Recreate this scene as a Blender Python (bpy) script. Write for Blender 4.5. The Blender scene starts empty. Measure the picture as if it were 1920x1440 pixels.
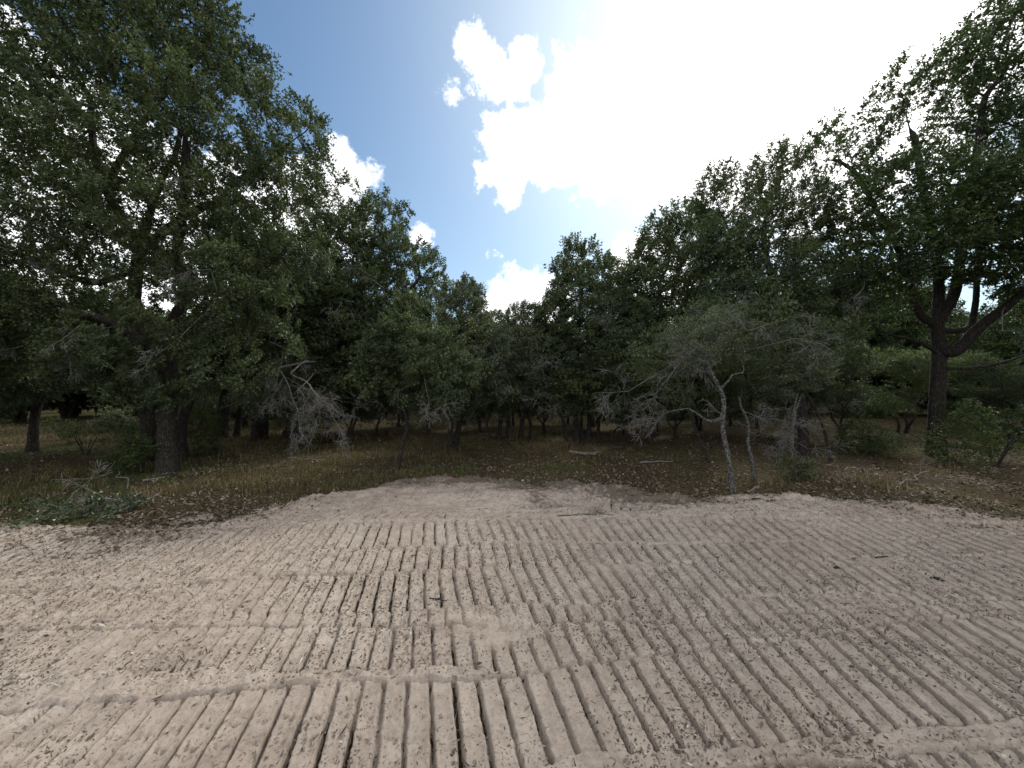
import bpy, math, random
import numpy as np
from math import radians

sc = bpy.context.scene
COL = sc.collection

# ------------------------------------------------------------------ camera
F = 723.0            # focal length in photo pixels (1920 wide)
H = 1.7              # eye height
cam = bpy.data.cameras.new('camera')
cam.sensor_width = 36.0
cam.lens = 36.0 * F / 1920.0
cam.clip_start = 0.05
cam.clip_end = 2000.0
cam_o = bpy.data.objects.new('camera', cam)
cam_o.location = (0, 0, H)
cam_o.rotation_euler = (radians(90), 0, 0)
COL.objects.link(cam_o)
sc.camera = cam_o

def P(px, py, d):
    """world point that stands d metres ahead, sighted at photo pixel px, py"""
    return np.array([(px - 960.0) / F * d, d, H + (720.0 - py) / F * d])

# ------------------------------------------------------------------ sky and sun
SUN_EL, SUN_AZ = radians(37.0), radians(33.0)      # azimuth clockwise from +Y
sun_dir = np.array([math.sin(SUN_AZ) * math.cos(SUN_EL), math.cos(SUN_AZ) * math.cos(SUN_EL), math.sin(SUN_EL)])

world = bpy.data.worlds.new('World')
sc.world = world
world.use_nodes = True
wt = world.node_tree
wt.nodes.clear()
WN, WL = wt.nodes, wt.links
def wmath(op, a, b=None, c=None, clamp=False):
    n = WN.new('ShaderNodeMath'); n.operation = op; n.use_clamp = clamp
    for i, v in enumerate((a, b, c)):
        if v is None: continue
        if isinstance(v, (int, float)): n.inputs[i].default_value = v
        else: WL.new(v, n.inputs[i])
    return n.outputs[0]
def wvec(op, a, b):
    n = WN.new('ShaderNodeVectorMath'); n.operation = op
    for i, v in enumerate((a, b)):
        if isinstance(v, (tuple, list, np.ndarray)): n.inputs[i].default_value = tuple(float(q) for q in v)
        else: WL.new(v, n.inputs[i])
    return n
w_out = WN.new('ShaderNodeOutputWorld')
w_bg = WN.new('ShaderNodeBackground'); w_bg.inputs['Strength'].default_value = 0.115
sky = WN.new('ShaderNodeTexSky'); sky.sky_type = 'NISHITA'; sky.sun_disc = False
sky.sun_elevation = SUN_EL; sky.sun_rotation = SUN_AZ
sky.air_density = 1.15; sky.dust_density = 1.0; sky.ozone_density = 3.0; sky.altitude = 100
tc = WN.new('ShaderNodeTexCoord')
DIR = tc.outputs['Generated']
def wnoise(scale, detail, rough, vec=None, w=0.0):
    n = WN.new('ShaderNodeTexNoise'); n.noise_dimensions = '4D'
    n.inputs['Scale'].default_value = scale; n.inputs['Detail'].default_value = detail
    n.inputs['Roughness'].default_value = rough; n.inputs['W'].default_value = w
    WL.new(vec if vec is not None else DIR, n.inputs['Vector'])
    return n
warp = wnoise(5.0, 5, 0.6)
wv = wvec('SUBTRACT', warp.outputs['Color'], (0.5, 0.5, 0.5))
wsc = WN.new('ShaderNodeVectorMath'); wsc.operation = 'SCALE'; WL.new(wv.outputs[0], wsc.inputs[0]); wsc.inputs['Scale'].default_value = 0.07
warp2 = wnoise(17.0, 6, 0.65, w=7.0)
wv2 = wvec('SUBTRACT', warp2.outputs['Color'], (0.5, 0.5, 0.5))
wsc2 = WN.new('ShaderNodeVectorMath'); wsc2.operation = 'SCALE'; WL.new(wv2.outputs[0], wsc2.inputs[0]); wsc2.inputs['Scale'].default_value = 0.075
DW = wvec('ADD', wvec('ADD', DIR, wsc.outputs[0]).outputs[0], wsc2.outputs[0]).outputs[0]
edge = wnoise(22.0, 9, 0.66, w=3.0).outputs['Fac']
# cloud puffs: (photo px, py, radius px)
PUFFS = [(1480, 150, 300), (1270, 190, 190), (1140, 225, 130), (1035, 262, 80), (952, 272, 55), (1340, 40, 230),
         (1720, 60, 330), (1560, 290, 190), (950, 352, 30), (968, 325, 34),
         (928, 145, 50), (888, 78, 32), (910, 110, 40), (982, 112, 40), (955, 150, 42), (853, 180, 24), (875, 172, 20), (908, 323, 22),
         (645, 320, 50), (600, 400, 90), (470, 420, 130), (250, 380, 170), (60, 220, 190), (60, 470, 170), (782, 440, 22), (320, 560, 120), (430, 610, 90), (170, 610, 130),
         (985, 562, 62), (935, 575, 45), (1040, 580, 50), (925, 478, 8), (1230, 520, 90)]
dirs = []
for px, py, r in PUFFS:
    v = np.array([(px - 960) / F, 1.0, (720 - py) / F]); n = np.linalg.norm(v)
    dirs.append((v / n, (r / F) / n ** 1.5 * 1.05))
rs = random.Random(11)
for k in range(120):                                    # fair-weather cumulus out of view, extra puffs added to whiten the fill light
    for _ in range(50):
        az = rs.uniform(0.33, 1.67) * math.pi if rs.random() < .8 else rs.uniform(0, 2) * math.pi
        el = rs.uniform(0.08, 1.3)
        v = np.array([math.sin(az) * math.cos(el), math.cos(az) * math.cos(el), math.sin(el)])
        if v[1] < 0.45: break
    if v[1] >= 0.45: continue
    r0 = rs.uniform(.1, .26)
    for j in range(2):
        dirs.append((v + np.array([rs.uniform(-.1, .1), rs.uniform(-.1, .1), rs.uniform(-.04, .04)]), r0 * rs.uniform(.6, 1)))
field = None
for c, r in dirs:
    dn = wvec('DISTANCE', DW, c).outputs['Value']
    f = wmath('MULTIPLY_ADD', dn, -1.0 / r, 1.0)       # 1 at centre, 0 at rim
    f = wmath('MULTIPLY', f, min(1.0, r / 0.06))
    field = f if field is None else wmath('SMOOTH_MAX', field, f, 0.05)
e2 = wmath('MULTIPLY_ADD', edge, 1.7, -0.88)
fd = wmath('ADD', field, e2)
mr = WN.new('ShaderNodeMapRange'); mr.interpolation_type = 'SMOOTHSTEP'
WL.new(fd, mr.inputs['Value']); mr.inputs['From Min'].default_value = -0.16; mr.inputs['From Max'].default_value = 0.26
cover = mr.outputs['Result']
# brightness of cloud and thin veil grows toward the sun behind it
ds = wvec('DISTANCE', DIR, sun_dir).outputs['Value']
g = wmath('POWER', 2.718, wmath('MULTIPLY', wmath('MULTIPLY', ds, ds), -6.0))
ccol = WN.new('ShaderNodeMix'); ccol.data_type = 'RGBA'; ccol.blend_type = 'MIX'
WL.new(g, ccol.inputs['Factor'])
ccol.inputs['A'].default_value = (11.8, 11.9, 12.0, 1); ccol.inputs['B'].default_value = (20, 19.6, 19, 1)
veil = WN.new('ShaderNodeMix'); veil.data_type = 'RGBA'
WL.new(wmath('MULTIPLY', wmath('POWER', 2.718, wmath('MULTIPLY', wmath('MULTIPLY', ds, ds), -4.8)), 0.92), veil.inputs['Factor'])
tint = WN.new('ShaderNodeMix'); tint.data_type = 'RGBA'; tint.blend_type = 'MULTIPLY'; tint.inputs['Factor'].default_value = 1.0
WL.new(sky.outputs[0], tint.inputs['A']); tint.inputs['B'].default_value = (.64, .86, .98, 1)
sepd = WN.new('ShaderNodeSeparateXYZ'); WL.new(DIR, sepd.inputs[0])
hz = wmath('MULTIPLY', wmath('POWER', 2.718, wmath('MULTIPLY', wmath('MAXIMUM', sepd.outputs['Z'], 0.0), -4.5)), 0.75)
haze_mix = WN.new('ShaderNodeMix'); haze_mix.data_type = 'RGBA'; WL.new(hz, haze_mix.inputs['Factor'])
WL.new(tint.outputs['Result'], haze_mix.inputs['A']); haze_mix.inputs['B'].default_value = (6.3, 7.6, 8.2, 1)
WL.new(haze_mix.outputs['Result'], veil.inputs['A']); veil.inputs['B'].default_value = (9.5, 10.3, 10.2, 1)
mixc = WN.new('ShaderNodeMix'); mixc.data_type = 'RGBA'
WL.new(cover, mixc.inputs['Factor']); WL.new(veil.outputs['Result'], mixc.inputs['A']); WL.new(ccol.outputs['Result'], mixc.inputs['B'])
WL.new(mixc.outputs['Result'], w_bg.inputs['Color'])
WL.new(w_bg.outputs[0], w_out.inputs['Surface'])

sl = bpy.data.lights.new('sun', 'SUN'); sl.energy = 2.7; sl.angle = radians(10); sl.color = (1.0, 0.95, 0.88)
so = bpy.data.objects.new('sun', sl); COL.objects.link(so)
so.rotation_euler = (radians(90) - SUN_EL, 0, math.pi - SUN_AZ)
so.location = (20, 20, 30)

sc.view_settings.view_transform = 'Standard'; sc.view_settings.look = 'None'
sc.view_settings.gamma = 1.0; sc.view_settings.use_curve_mapping = False
sc.view_settings.exposure = 0.22
sc.cycles.max_bounces = 5; sc.cycles.diffuse_bounces = 3; sc.cycles.transmission_bounces = 2

# ------------------------------------------------------------------ helpers
def tag(o, label=None, cat=None, group=None, kind=None):
    if label: o['label'] = label
    if cat: o['category'] = cat
    if group: o['group'] = group
    if kind: o['kind'] = kind
    return o

def mesh_from(name, V, Fc, mat, parent=None, smooth=False):
    """V (n,3), Fc (m,k) one polygon size"""
    V = np.asarray(V, np.float32); Fc = np.asarray(Fc, np.int32)
    me = bpy.data.meshes.new(name)
    me.vertices.add(len(V)); me.vertices.foreach_set('co', V.ravel())
    m, k = Fc.shape
    me.loops.add(m * k); me.loops.foreach_set('vertex_index', Fc.ravel())
    me.polygons.add(m); me.polygons.foreach_set('loop_start', np.arange(m, dtype=np.int32) * k)
    me.polygons.foreach_set('use_smooth', np.full(m, smooth, dtype=bool))
    me.materials.append(mat)
    me.update(calc_edges=True)
    o = bpy.data.objects.new(name, me); COL.objects.link(o)
    if parent is not None: o.parent = parent
    return o

def vnoise(x, y, seed=0):
    xi = np.floor(x).astype(np.int64); yi = np.floor(y).astype(np.int64)
    fx = x - xi; fy = y - yi
    fx = fx * fx * (3 - 2 * fx); fy = fy * fy * (3 - 2 * fy)
    def h(a, b):
        n = (a * 374761393 + b * 668265263 + seed * 1442695041) & 0x7fffffff
        n = ((n ^ (n >> 13)) * 1274126177) & 0x7fffffff
        n = n ^ (n >> 16)
        return (n & 0xffff) / 65535.0
    a = h(xi, yi); b = h(xi + 1, yi); c = h(xi, yi + 1); d = h(xi + 1, yi + 1)
    return (a + (b - a) * fx) * (1 - fy) + (c + (d - c) * fx) * fy - 0.5
def fbm(x, y, sc_, oct_=4, seed=0, rough=.5):
    s = 0; a = 1.0; f = sc_
    for i in range(oct_):
        s = s + a * vnoise(x * f + 17.3 * i, y * f - 9.1 * i, seed + i); a *= rough; f *= 2.03
    return s
def sstep(a, b, x):
    t = np.clip((x - a) / (b - a), 0, 1); return t * t * (3 - 2 * t)

# ------------------------------------------------------------------ materials
def new_mat(name):
    m = bpy.data.materials.new(name); m.use_nodes = True
    nt = m.node_tree
    return m, nt, nt.nodes, nt.links, nt.nodes['Principled BSDF']
def ramp(N, stops):
    r = N.new('ShaderNodeValToRGB')
    e = r.color_ramp.elements
    while len(e) < len(stops): e.new(0.5)
    for el, (p, c) in zip(e, stops): el.position = p; el.color = (*c, 1)
    return r
def noise_node(N, L, scale, detail=5, rough=.6, coord=None):
    n = N.new('ShaderNodeTexNoise'); n.inputs['Scale'].default_value = scale
    n.inputs['Detail'].default_value = detail; n.inputs['Roughness'].default_value = rough
    if coord is not None: L.new(coord, n.inputs['Vector'])
    return n
def mixrgb(N, L, fac, a, b, blend='MIX'):
    n = N.new('ShaderNodeMix'); n.data_type = 'RGBA'; n.blend_type = blend
    for s, v in (('Factor', fac), ('A', a), ('B', b)):
        if isinstance(v, (int, float)): n.inputs[s].default_value = v
        elif isinstance(v, tuple): n.inputs[s].default_value = (*v, 1)
        else: L.new(v, n.inputs[s])
    return n.outputs['Result']

def leaf_mat(name, lo, mid, hi, transl=.3, rough=.6, mp=.55):
    m, nt, N, L, b = new_mat(name)
    geo = N.new('ShaderNodeNewGeometry'); tcn = N.new('ShaderNodeTexCoord')
    r = ramp(N, [(0.0, lo), (mp, mid), (1.0, hi)])
    L.new(geo.outputs['Random Per Island'], r.inputs['Fac'])
    big = noise_node(N, L, 1.1, 3, .5, tcn.outputs['Object'])
    rr = ramp(N, [(0.3, (.62, .66, .7)), (0.7, (1.38, 1.3, 1.08))])
    L.new(big.outputs['Fac'], rr.inputs['Fac'])
    c = mixrgb(N, L, 1.0, r.outputs['Color'], rr.outputs['Color'], 'MULTIPLY')
    L.new(c, b.inputs['Base Color']); b.inputs['Roughness'].default_value = rough
    b.inputs['Specular IOR Level'].default_value = .32
    tr = N.new('ShaderNodeBsdfTranslucent')
    c2 = mixrgb(N, L, 1.0, c, (1.25, 1.5, .55), 'MULTIPLY'); L.new(c2, tr.inputs['Color'])
    mx = N.new('ShaderNodeMixShader'); mx.inputs[0].default_value = transl
    L.new(b.outputs[0], mx.inputs[1]); L.new(tr.outputs[0], mx.inputs[2])
    L.new(mx.outputs[0], N['Material Output'].inputs['Surface'])
    return m
M_live = leaf_mat('live_oak_leaf', (.034, .05, .025), (.066, .09, .046), (.13, .155, .09), .26)
M_liveb = leaf_mat('bright_oak_leaf', (.04, .058, .027), (.08, .108, .05), (.148, .176, .09), .28)
M_grey = leaf_mat('grey_oak_leaf', (.05, .064, .042), (.098, .118, .078), (.175, .195, .14), .24)
M_post = leaf_mat('post_oak_leaf', (.026, .044, .019), (.048, .075, .029), (.09, .12, .048), .26, .5)
M_shrub = leaf_mat('shrub_leaf', (.028, .045, .018), (.055, .085, .028), (.1, .13, .045), .35)
M_cut = leaf_mat('cut_branch_leaf', (.024, .042, .018), (.05, .076, .036), (.36, .38, .3), .12, .6, .9)

def bark_mat(name, dark, lite, lichen, lich_lo, lich_hi, scale=9.0):
    m, nt, N, L, b = new_mat(name)
    tcn = N.new('ShaderNodeTexCoord')
    mp = N.new('ShaderNodeMapping'); mp.inputs['Scale'].default_value = (1, 1, .2); L.new(tcn.outputs['Object'], mp.inputs['Vector'])
    v = N.new('ShaderNodeTexVoronoi'); v.feature = 'DISTANCE_TO_EDGE'; v.inputs['Scale'].default_value = scale * 3.2
    nz = noise_node(N, L, scale * 2, 6, .65, mp.outputs[0])
    wv_ = N.new('ShaderNodeVectorMath'); wv_.operation = 'MULTIPLY_ADD'
    L.new(nz.outputs['Color'], wv_.inputs[0]); wv_.inputs[1].default_value = (.16, .16, .16); L.new(mp.outputs[0], wv_.inputs[2])
    L.new(wv_.outputs[0], v.inputs['Vector'])
    r1 = ramp(N, [(0.02, dark), (0.22, lite)]); L.new(v.outputs['Distance'], r1.inputs['Fac'])
    ln = noise_node(N, L, scale * 1.7, 6, .7, tcn.outputs['Object'])
    r2 = ramp(N, [(lich_lo, (0, 0, 0)), (lich_hi, (1, 1, 1))]); L.new(ln.outputs['Fac'], r2.inputs['Fac'])
    c = mixrgb(N, L, r2.outputs['Color'], r1.outputs['Color'], lichen)
    L.new(c, b.inputs['Base Color']); b.inputs['Roughness'].default_value = .95; b.inputs['Specular IOR Level'].default_value = .15
    bp = N.new('ShaderNodeBump'); bp.inputs['Strength'].default_value = .9; bp.inputs['Distance'].default_value = .025
    hgt = N.new('ShaderNodeMath'); hgt.operation = 'MULTIPLY_ADD'
    L.new(v.outputs['Distance'], hgt.inputs[0]); hgt.inputs[1].default_value = 2.0; L.new(nz.outputs['Fac'], hgt.inputs[2])
    L.new(hgt.outputs[0], bp.inputs['Height']); L.new(bp.outputs[0], b.inputs['Normal'])
    return m
M_bark = bark_mat('oak_bark', (.022, .019, .016), (.085, .076, .066), (.17, .18, .165), .60, .72)
M_barkL = bark_mat('lichen_bark', (.04, .037, .033), (.13, .12, .11), (.36, .37, .35), .48, .56, 24)
M_twig = bark_mat('grey_twig', (.12, .115, .105), (.25, .24, .225), (.30, .30, .28), .5, .62, 14)
M_dead = bark_mat('dead_wood', (.22, .205, .19), (.36, .345, .325), (.47, .47, .45), .5, .62, 14)

# sand
def sand_mat():
    m, nt, N, L, b = new_mat('sand')
    tcn = N.new('ShaderNodeTexCoord'); co = tcn.outputs['Object']
    big = noise_node(N, L, .9, 4, .55, co)
    r = ramp(N, [(.33, (.385, .322, .272)), (.5, (.418, .357, .304)), (.68, (.452, .392, .338))]); L.new(big.outputs['Fac'], r.inputs['Fac'])
    med = noise_node(N, L, 9, 6, .7, co)
    r2 = ramp(N, [(.3, (.70, .68, .66)), (.62, (1.08, 1.07, 1.06))]); L.new(med.outputs['Fac'], r2.inputs['Fac'])
    c = mixrgb(N, L, 1.0, r.outputs['Color'], r2.outputs['Color'], 'MULTIPLY')
    fine = noise_node(N, L, 120, 4, .7, co)
    r3 = ramp(N, [(.3, (.55, .52, .5)), (.46, (1, 1, 1))]); L.new(fine.outputs['Fac'], r3.inputs['Fac'])
    c = mixrgb(N, L, .75, c, mixrgb(N, L, 1.0, c, r3.outputs['Color'], 'MULTIPLY'))
    fl = noise_node(N, L, 58, 3, .55, co); rf = ramp(N, [(.585, (0, 0, 0)), (.62, (1, 1, 1))]); L.new(fl.outputs['Fac'], rf.inputs['Fac'])
    pm = noise_node(N, L, 2.2, 4, .6, co); rp = ramp(N, [(.40, (.15, .15, .15)), (.62, (1, 1, 1))]); L.new(pm.outputs['Fac'], rp.inputs['Fac'])
    ff = N.new('ShaderNodeMath'); ff.operation = 'MULTIPLY'; L.new(rf.outputs['Color'], ff.inputs[0]); L.new(rp.outputs['Color'], ff.inputs[1])
    c = mixrgb(N, L, ff.outputs[0], c, (.11, .085, .066))
    # leaf mould and soil along the sand's edge, carried inward as painted tree shade
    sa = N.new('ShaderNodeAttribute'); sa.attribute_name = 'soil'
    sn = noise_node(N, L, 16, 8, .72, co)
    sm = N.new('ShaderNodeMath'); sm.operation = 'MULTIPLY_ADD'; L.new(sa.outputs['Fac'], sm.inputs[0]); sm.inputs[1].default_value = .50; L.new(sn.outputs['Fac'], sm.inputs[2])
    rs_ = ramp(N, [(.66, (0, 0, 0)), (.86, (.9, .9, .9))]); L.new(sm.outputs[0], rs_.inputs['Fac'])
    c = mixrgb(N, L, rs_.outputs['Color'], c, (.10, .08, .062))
    L.new(c, b.inputs['Base Color']); b.inputs['Roughness'].default_value = .96; b.inputs['Specular IOR Level'].default_value = .12
    bp = N.new('ShaderNodeBump'); bp.inputs['Strength'].default_value = .75; bp.inputs['Distance'].default_value = .032
    f2 = noise_node(N, L, 34, 8, .78, co); L.new(f2.outputs['Fac'], bp.inputs['Height']); L.new(bp.outputs[0], b.inputs['Normal'])
    return m
M_sand = sand_mat()
def floor_mat():
    m, nt, N, L, b = new_mat('forest_floor')
    tcn = N.new('ShaderNodeTexCoord'); co = tcn.outputs['Object']
    big = noise_node(N, L, .35, 5, .6, co)
    r = ramp(N, [(.36, (.046, .036, .024)), (.5, (.064, .052, .028)), (.64, (.064, .063, .028))]); L.new(big.outputs['Fac'], r.inputs['Fac'])
    med = noise_node(N, L, 22, 8, .75, co)
    r2 = ramp(N, [(.3, (.4, .4, .4)), (.68, (1.5, 1.45, 1.4))]); L.new(med.outputs['Fac'], r2.inputs['Fac'])
    c = mixrgb(N, L, 1.0, r.outputs['Color'], r2.outputs['Color'], 'MULTIPLY')
    L.new(c, b.inputs['Base Color']); b.inputs['Roughness'].default_value = 1; b.inputs['Specular IOR Level'].default_value = .05
    bp = N.new('ShaderNodeBump'); bp.inputs['Strength'].default_value = 1; bp.inputs['Distance'].default_value = .04
    L.new(med.outputs['Fac'], bp.inputs['Height']); L.new(bp.outputs[0], b.inputs['Normal'])
    return m
M_floor = floor_mat()
def flat_mat(name, stops, rough=.9, transl=0.0):
    m, nt, N, L, b = new_mat(name)
    geo = N.new('ShaderNodeNewGeometry'); r = ramp(N, stops); L.new(geo.outputs['Random Per Island'], r.inputs['Fac'])
    L.new(r.outputs['Color'], b.inputs['Base Color']); b.inputs['Roughness'].default_value = rough; b.inputs['Specular IOR Level'].default_value = .2
    if transl:
        tr = N.new('ShaderNodeBsdfTranslucent'); L.new(r.outputs['Color'], tr.inputs['Color'])
        mx = N.new('ShaderNodeMixShader'); mx.inputs[0].default_value = transl
        L.new(b.outputs[0], mx.inputs[1]); L.new(tr.outputs[0], mx.inputs[2]); L.new(mx.outputs[0], N['Material Output'].inputs['Surface'])
    return m
M_chip = flat_mat('wood_chip', [(0, (.05, .038, .03)), (.5, (.10, .078, .06)), (.86, (.17, .135, .105)), (1, (.5, .46, .4))])
M_litter = flat_mat('dead_leaf', [(0, (.055, .04, .028)), (.45, (.11, .082, .058)), (.8, (.16, .128, .094)), (1, (.28, .25, .205))])
M_grassd = flat_mat('dry_grass', [(0, (.075, .066, .028)), (.5, (.13, .107, .05)), (1, (.26, .21, .105))], .8, .35)
M_grassg = flat_mat('green_grass', [(0, (.05, .07, .022)), (.5, (.09, .12, .04)), (1, (.17, .18, .07))], .8, .35)

# ------------------------------------------------------------------ ground
BX = np.array([-14, -9, -5.83, -4.55, -3.83, -3.09, -2.46, -1.7, -1.1, -.1, .7, 1.29, 2.1, 2.73, 4.06, 4.95, 5.7, 6.5, 10, 14])
BY = np.array([1.5, 3.5, 4.40, 4.64, 5.10, 5.50, 6.2, 7.0, 7.5, 7.3, 6.9, 6.6, 5.95, 5.8, 6.0, 5.6, 5.25, 4.95, 4.0, 2.0])
def bound(x): return np.interp(x, BX, BY)
def gz(x, y):
    x = np.asarray(x, float); y = np.asarray(y, float)
    far = sstep(4.0, 9.0, np.hypot(x, y))
    return far * (fbm(x, y, .35, 3, 5) * .10 + fbm(x, y, 1.7, 3, 9) * .05)

# tracked-machine passes: (near edge, far edge) as X -> Y polylines, oldest first
PITCH = .126
def pl(*pts): a = np.array(pts, float); return lambda x: np.interp(x, a[:, 0], a[:, 1])
PASSES = [
    # near edge, far edge, skew(deg) left/right, strength, edge ridge, bolts, seed
    (pl((-9, -1.2), (0, -.8), (9, .2)), pl((-9, -.5), (0, -.1), (9, .9)), -6, 4, .8, 1, 0, 21),
    (pl((-9, .1), (0, .4), (9, 1.4)), pl((-9, .7), (0, 1.02), (9, 2.1)), -6, 6, .8, 1, 0, 22),
    (pl((-9, 3.6), (-3, 3.75), (0, 4.05), (3, 4.15), (9, 3.5)), pl((-9, 4.1), (-3, 4.5), (0, 4.75), (3, 4.8), (9, 4.2)), -12, 8, 1.0, 1, 0, 1),
    (pl((-9, 4.2), (0, 4.9), (3, 4.95), (6, 4.5), (9, 4.0)), pl((-9, 4.6), (0, 5.3), (3, 5.6), (6, 5.2), (9, 4.6)), 14, 9, .95, .8, 0, 2),
    (pl((-2, 6.0), (0, 6.2), (2, 6.0)), pl((-2, 6.5), (0, 6.8), (2, 6.4)), 24, 24, .6, .4, 0, 3),
    (pl((-9, 2.6), (-2.8, 2.6), (0, 2.63), (3, 2.8), (9, 3.6)), pl((-9, 2.9), (-2.8, 2.8), (0, 2.93), (3, 3.1), (9, 3.9)), -11, 10, .9, .5, 0, 9),
    (pl((-9, 2.2), (-2.8, 2.2), (0, 2.24), (1.5, 2.32), (3.4, 2.5), (9, 3.2)), pl((-9, 2.6), (-2.8, 2.63), (0, 2.66), (1.5, 2.78), (3.4, 2.94), (9, 3.8)), -13, 9, .78, .9, 0, 4),
    (pl((-9, 3.0), (0, 3.5), (2, 3.5), (9, 3.7)), pl((-9, 3.5), (0, 4.02), (3, 4.1), (9, 4.5)), -10, 10, .8, .9, 0, 5),
    (pl((-9, 2.6), (-1.4, 2.79), (0, 2.91), (1, 2.97), (3, 3.1), (9, 3.4)), pl((-9, 2.9), (-4.1, 3.08), (-2.9, 3.17), (-2.2, 3.33), (-1.2, 3.41), (0, 3.56), (3, 3.68), (9, 4.0)), -13, 10, 1.0, 1.0, 1, 6),
    (pl((-9, .9), (0, 1.6), (.21, 1.70), (1.42, 1.77), (2.25, 1.86), (9, 2.7)), pl((-9, 1.3), (-2.58, 1.93), (-1.37, 2.09), (-.73, 2.14), (0, 2.21), (.85, 2.36), (1.65, 2.48), (2.8, 2.7), (9, 3.4)), -13, 11, 1.0, 1.2, 1, 7),
    (pl((-9, .2), (0, 1.12), (2, 1.3), (9, 2.2)), pl((-9, .7), (0, 1.60), (2, 1.72), (9, 2.6)), -9, 11, .9, 1, 0, 8),
]
def sand_mask(x, y):
    return (bound(x) - y + fbm(x, y, .8, 3, 40) * .9 + fbm(x, y, 3, 4, 41, .65) * .42)
def sand_h(x, y):
    x = np.asarray(x, float); y = np.asarray(y, float)
    yb = bound(x)
    e = yb - y
    rough = fbm(x, y, 6, 4, 50, .6) * .020 + fbm(x, y, 24, 3, 55, .68) * .016
    rough = rough * (1 + 1.8 * sstep(2.2, .4, e))
    h = .045 + fbm(x, y, .5, 2, 60) * .03 + rough
    # pushed-up loose sand in a lip along the far edge
    h = h + np.exp(-((e - .55) / .4) ** 2) * (.03 + fbm(x, y, 1.3, 3, 62) * .06) * sstep(-5.5, -3.0, x + 0 * y)
    h = h + np.exp(-((y - (5.75 + fbm(x, y * 0, .6, 2, 64) * .4)) / .22) ** 2) * .05 * sstep(3.0, 1.0, np.abs(x - .4))
    for near, far, a0, a1, st, rid, bolts, sd in PASSES:
        jit = fbm(x, y * 0 + sd * 3.1, 2.0, 5, 70 + sd, .6) * .07
        n_ = near(x) + jit; f_ = far(x) + jit * .8
        inside = sstep(-.004, .010, y - n_) * sstep(-.004, .010, f_ - y)
        yc = (n_ + f_) / 2
        ang = np.radians(a0 + (a1 - a0) * sstep(-.4, 2.8, x))
        # grousers skew with the turn; each shoe sits a little differently
        p = (x - np.tan(ang) * (y - yc)) / PITCH + sd * .37
        p = p + fbm(x, y, .6, 2, 80 + sd) * .16 + fbm(x, y, 12, 2, 83 + sd) * .035
        k = np.floor(p); fr = p - k
        shoe = vnoise(k * 1.0 + .5, np.full_like(k, sd * 7.7), 90 + sd)
        wear = np.clip(sstep(-.52, -.08, fbm(x, y, 1.1, 4, 100 + sd) + .26 + (st - 1) * .5) * (1 + .5 * shoe), 0, 1.15)
        wid = .088 + .045 * shoe
        g_ = np.exp(-(np.abs(fr - .5 + .07 * fbm(x, y, 30, 2, 87 + sd)) / wid) ** 5)
        lip = np.exp(-((np.abs(fr - .5) - wid * 1.65) / .07) ** 2)
        pat = -.054 * g_ * np.clip(.92 + .9 * fbm(x, y, 5, 2, 88 + sd), .15, 1.2) + .004 * lip + shoe * .005 + .006 * (fr - .5) * sd / 4
        if bolts:
            t = (y - n_) / np.maximum(f_ - n_, .1)
            for tt in (.40, .60):
                for q in (.88, 1.12):
                    dd = np.hypot(((fr + .5 * 0 - (q % 1.0)) + .5) % 1.0 - .5, 0) * PITCH
                    pat = pat - .014 * np.exp(-(dd / .011) ** 4 - (((t - tt) * (f_ - n_)) / .010) ** 4) * sstep(.5, -1.0, x)
        base = .044 + fbm(x, y, .5, 2, 60) * .03 + rough * (1 - .76 * np.minimum(wear, 1))
        hp = base + pat * wear - (.024 * np.exp(-((f_ - y - .009) / .011) ** 2) + .012 * np.exp(-((y - n_ - .009) / .011) ** 2)) * np.minimum(rid, 1) * np.clip(.8 + 1.4 * fbm(x, y, 3, 3, 120 + sd), .1, 1.3)
        edge_r = (np.exp(-((y - f_ - .012) / .013) ** 2) + .45 * np.exp(-((y - n_ + .012) / .013) ** 2)) * rid * .008 * (.75 + 1.2 * (fbm(x, y, 9, 3, 110 + sd) + .2))
        h = h * (1 - inside) + hp * inside + np.maximum(edge_r, 0) * (1 - inside) * sstep(-.1, .4, wear)
    m = sand_mask(x, y)
    return h * sstep(-.25, .8, m) - .10 * sstep(.3, -.7, m) + gz(x, y) * .8

def soil_band(x, y):
    '''strips between the tracks where churned soil and bark were left'''
    n = fbm(x, y, 1.3, 3, 190)
    m1 = np.exp(-((y - (2.44 + .06 * x)) / .2) ** 4); m2 = np.exp(-((y - (3.78 + .03 * x)) / .24) ** 4); m3 = np.exp(-((y - (1.35 + .12 * x)) / .2) ** 4)
    return np.clip((m1 + m2 + .6 * m3) * (.30 + 1.1 * n) * sstep(3.2, .8, x), 0, .55)
def grid_faces(nr, nc):
    i = np.arange(nr * nc).reshape(nr, nc)
    return np.stack([i[:-1, :-1], i[:-1, 1:], i[1:, 1:], i[1:, :-1]], -1).reshape(-1, 4)
# wide forest floor
t = np.linspace(-1, 1, 180)
gxl = np.sign(t) * (np.abs(t) ** 2.6) * 400
gyl = np.sign(t) * (np.abs(t) ** 2.6) * 400 + 7
X, Y = np.meshgrid(gxl, gyl)
ground = mesh_from('ground', np.stack([X, Y, gz(X, Y)], -1).reshape(-1, 3), grid_faces(180, 180), M_floor, smooth=True)
tag(ground, 'dark leaf-strewn woodland floor with dry grass under the oaks', 'ground', kind='structure')
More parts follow.
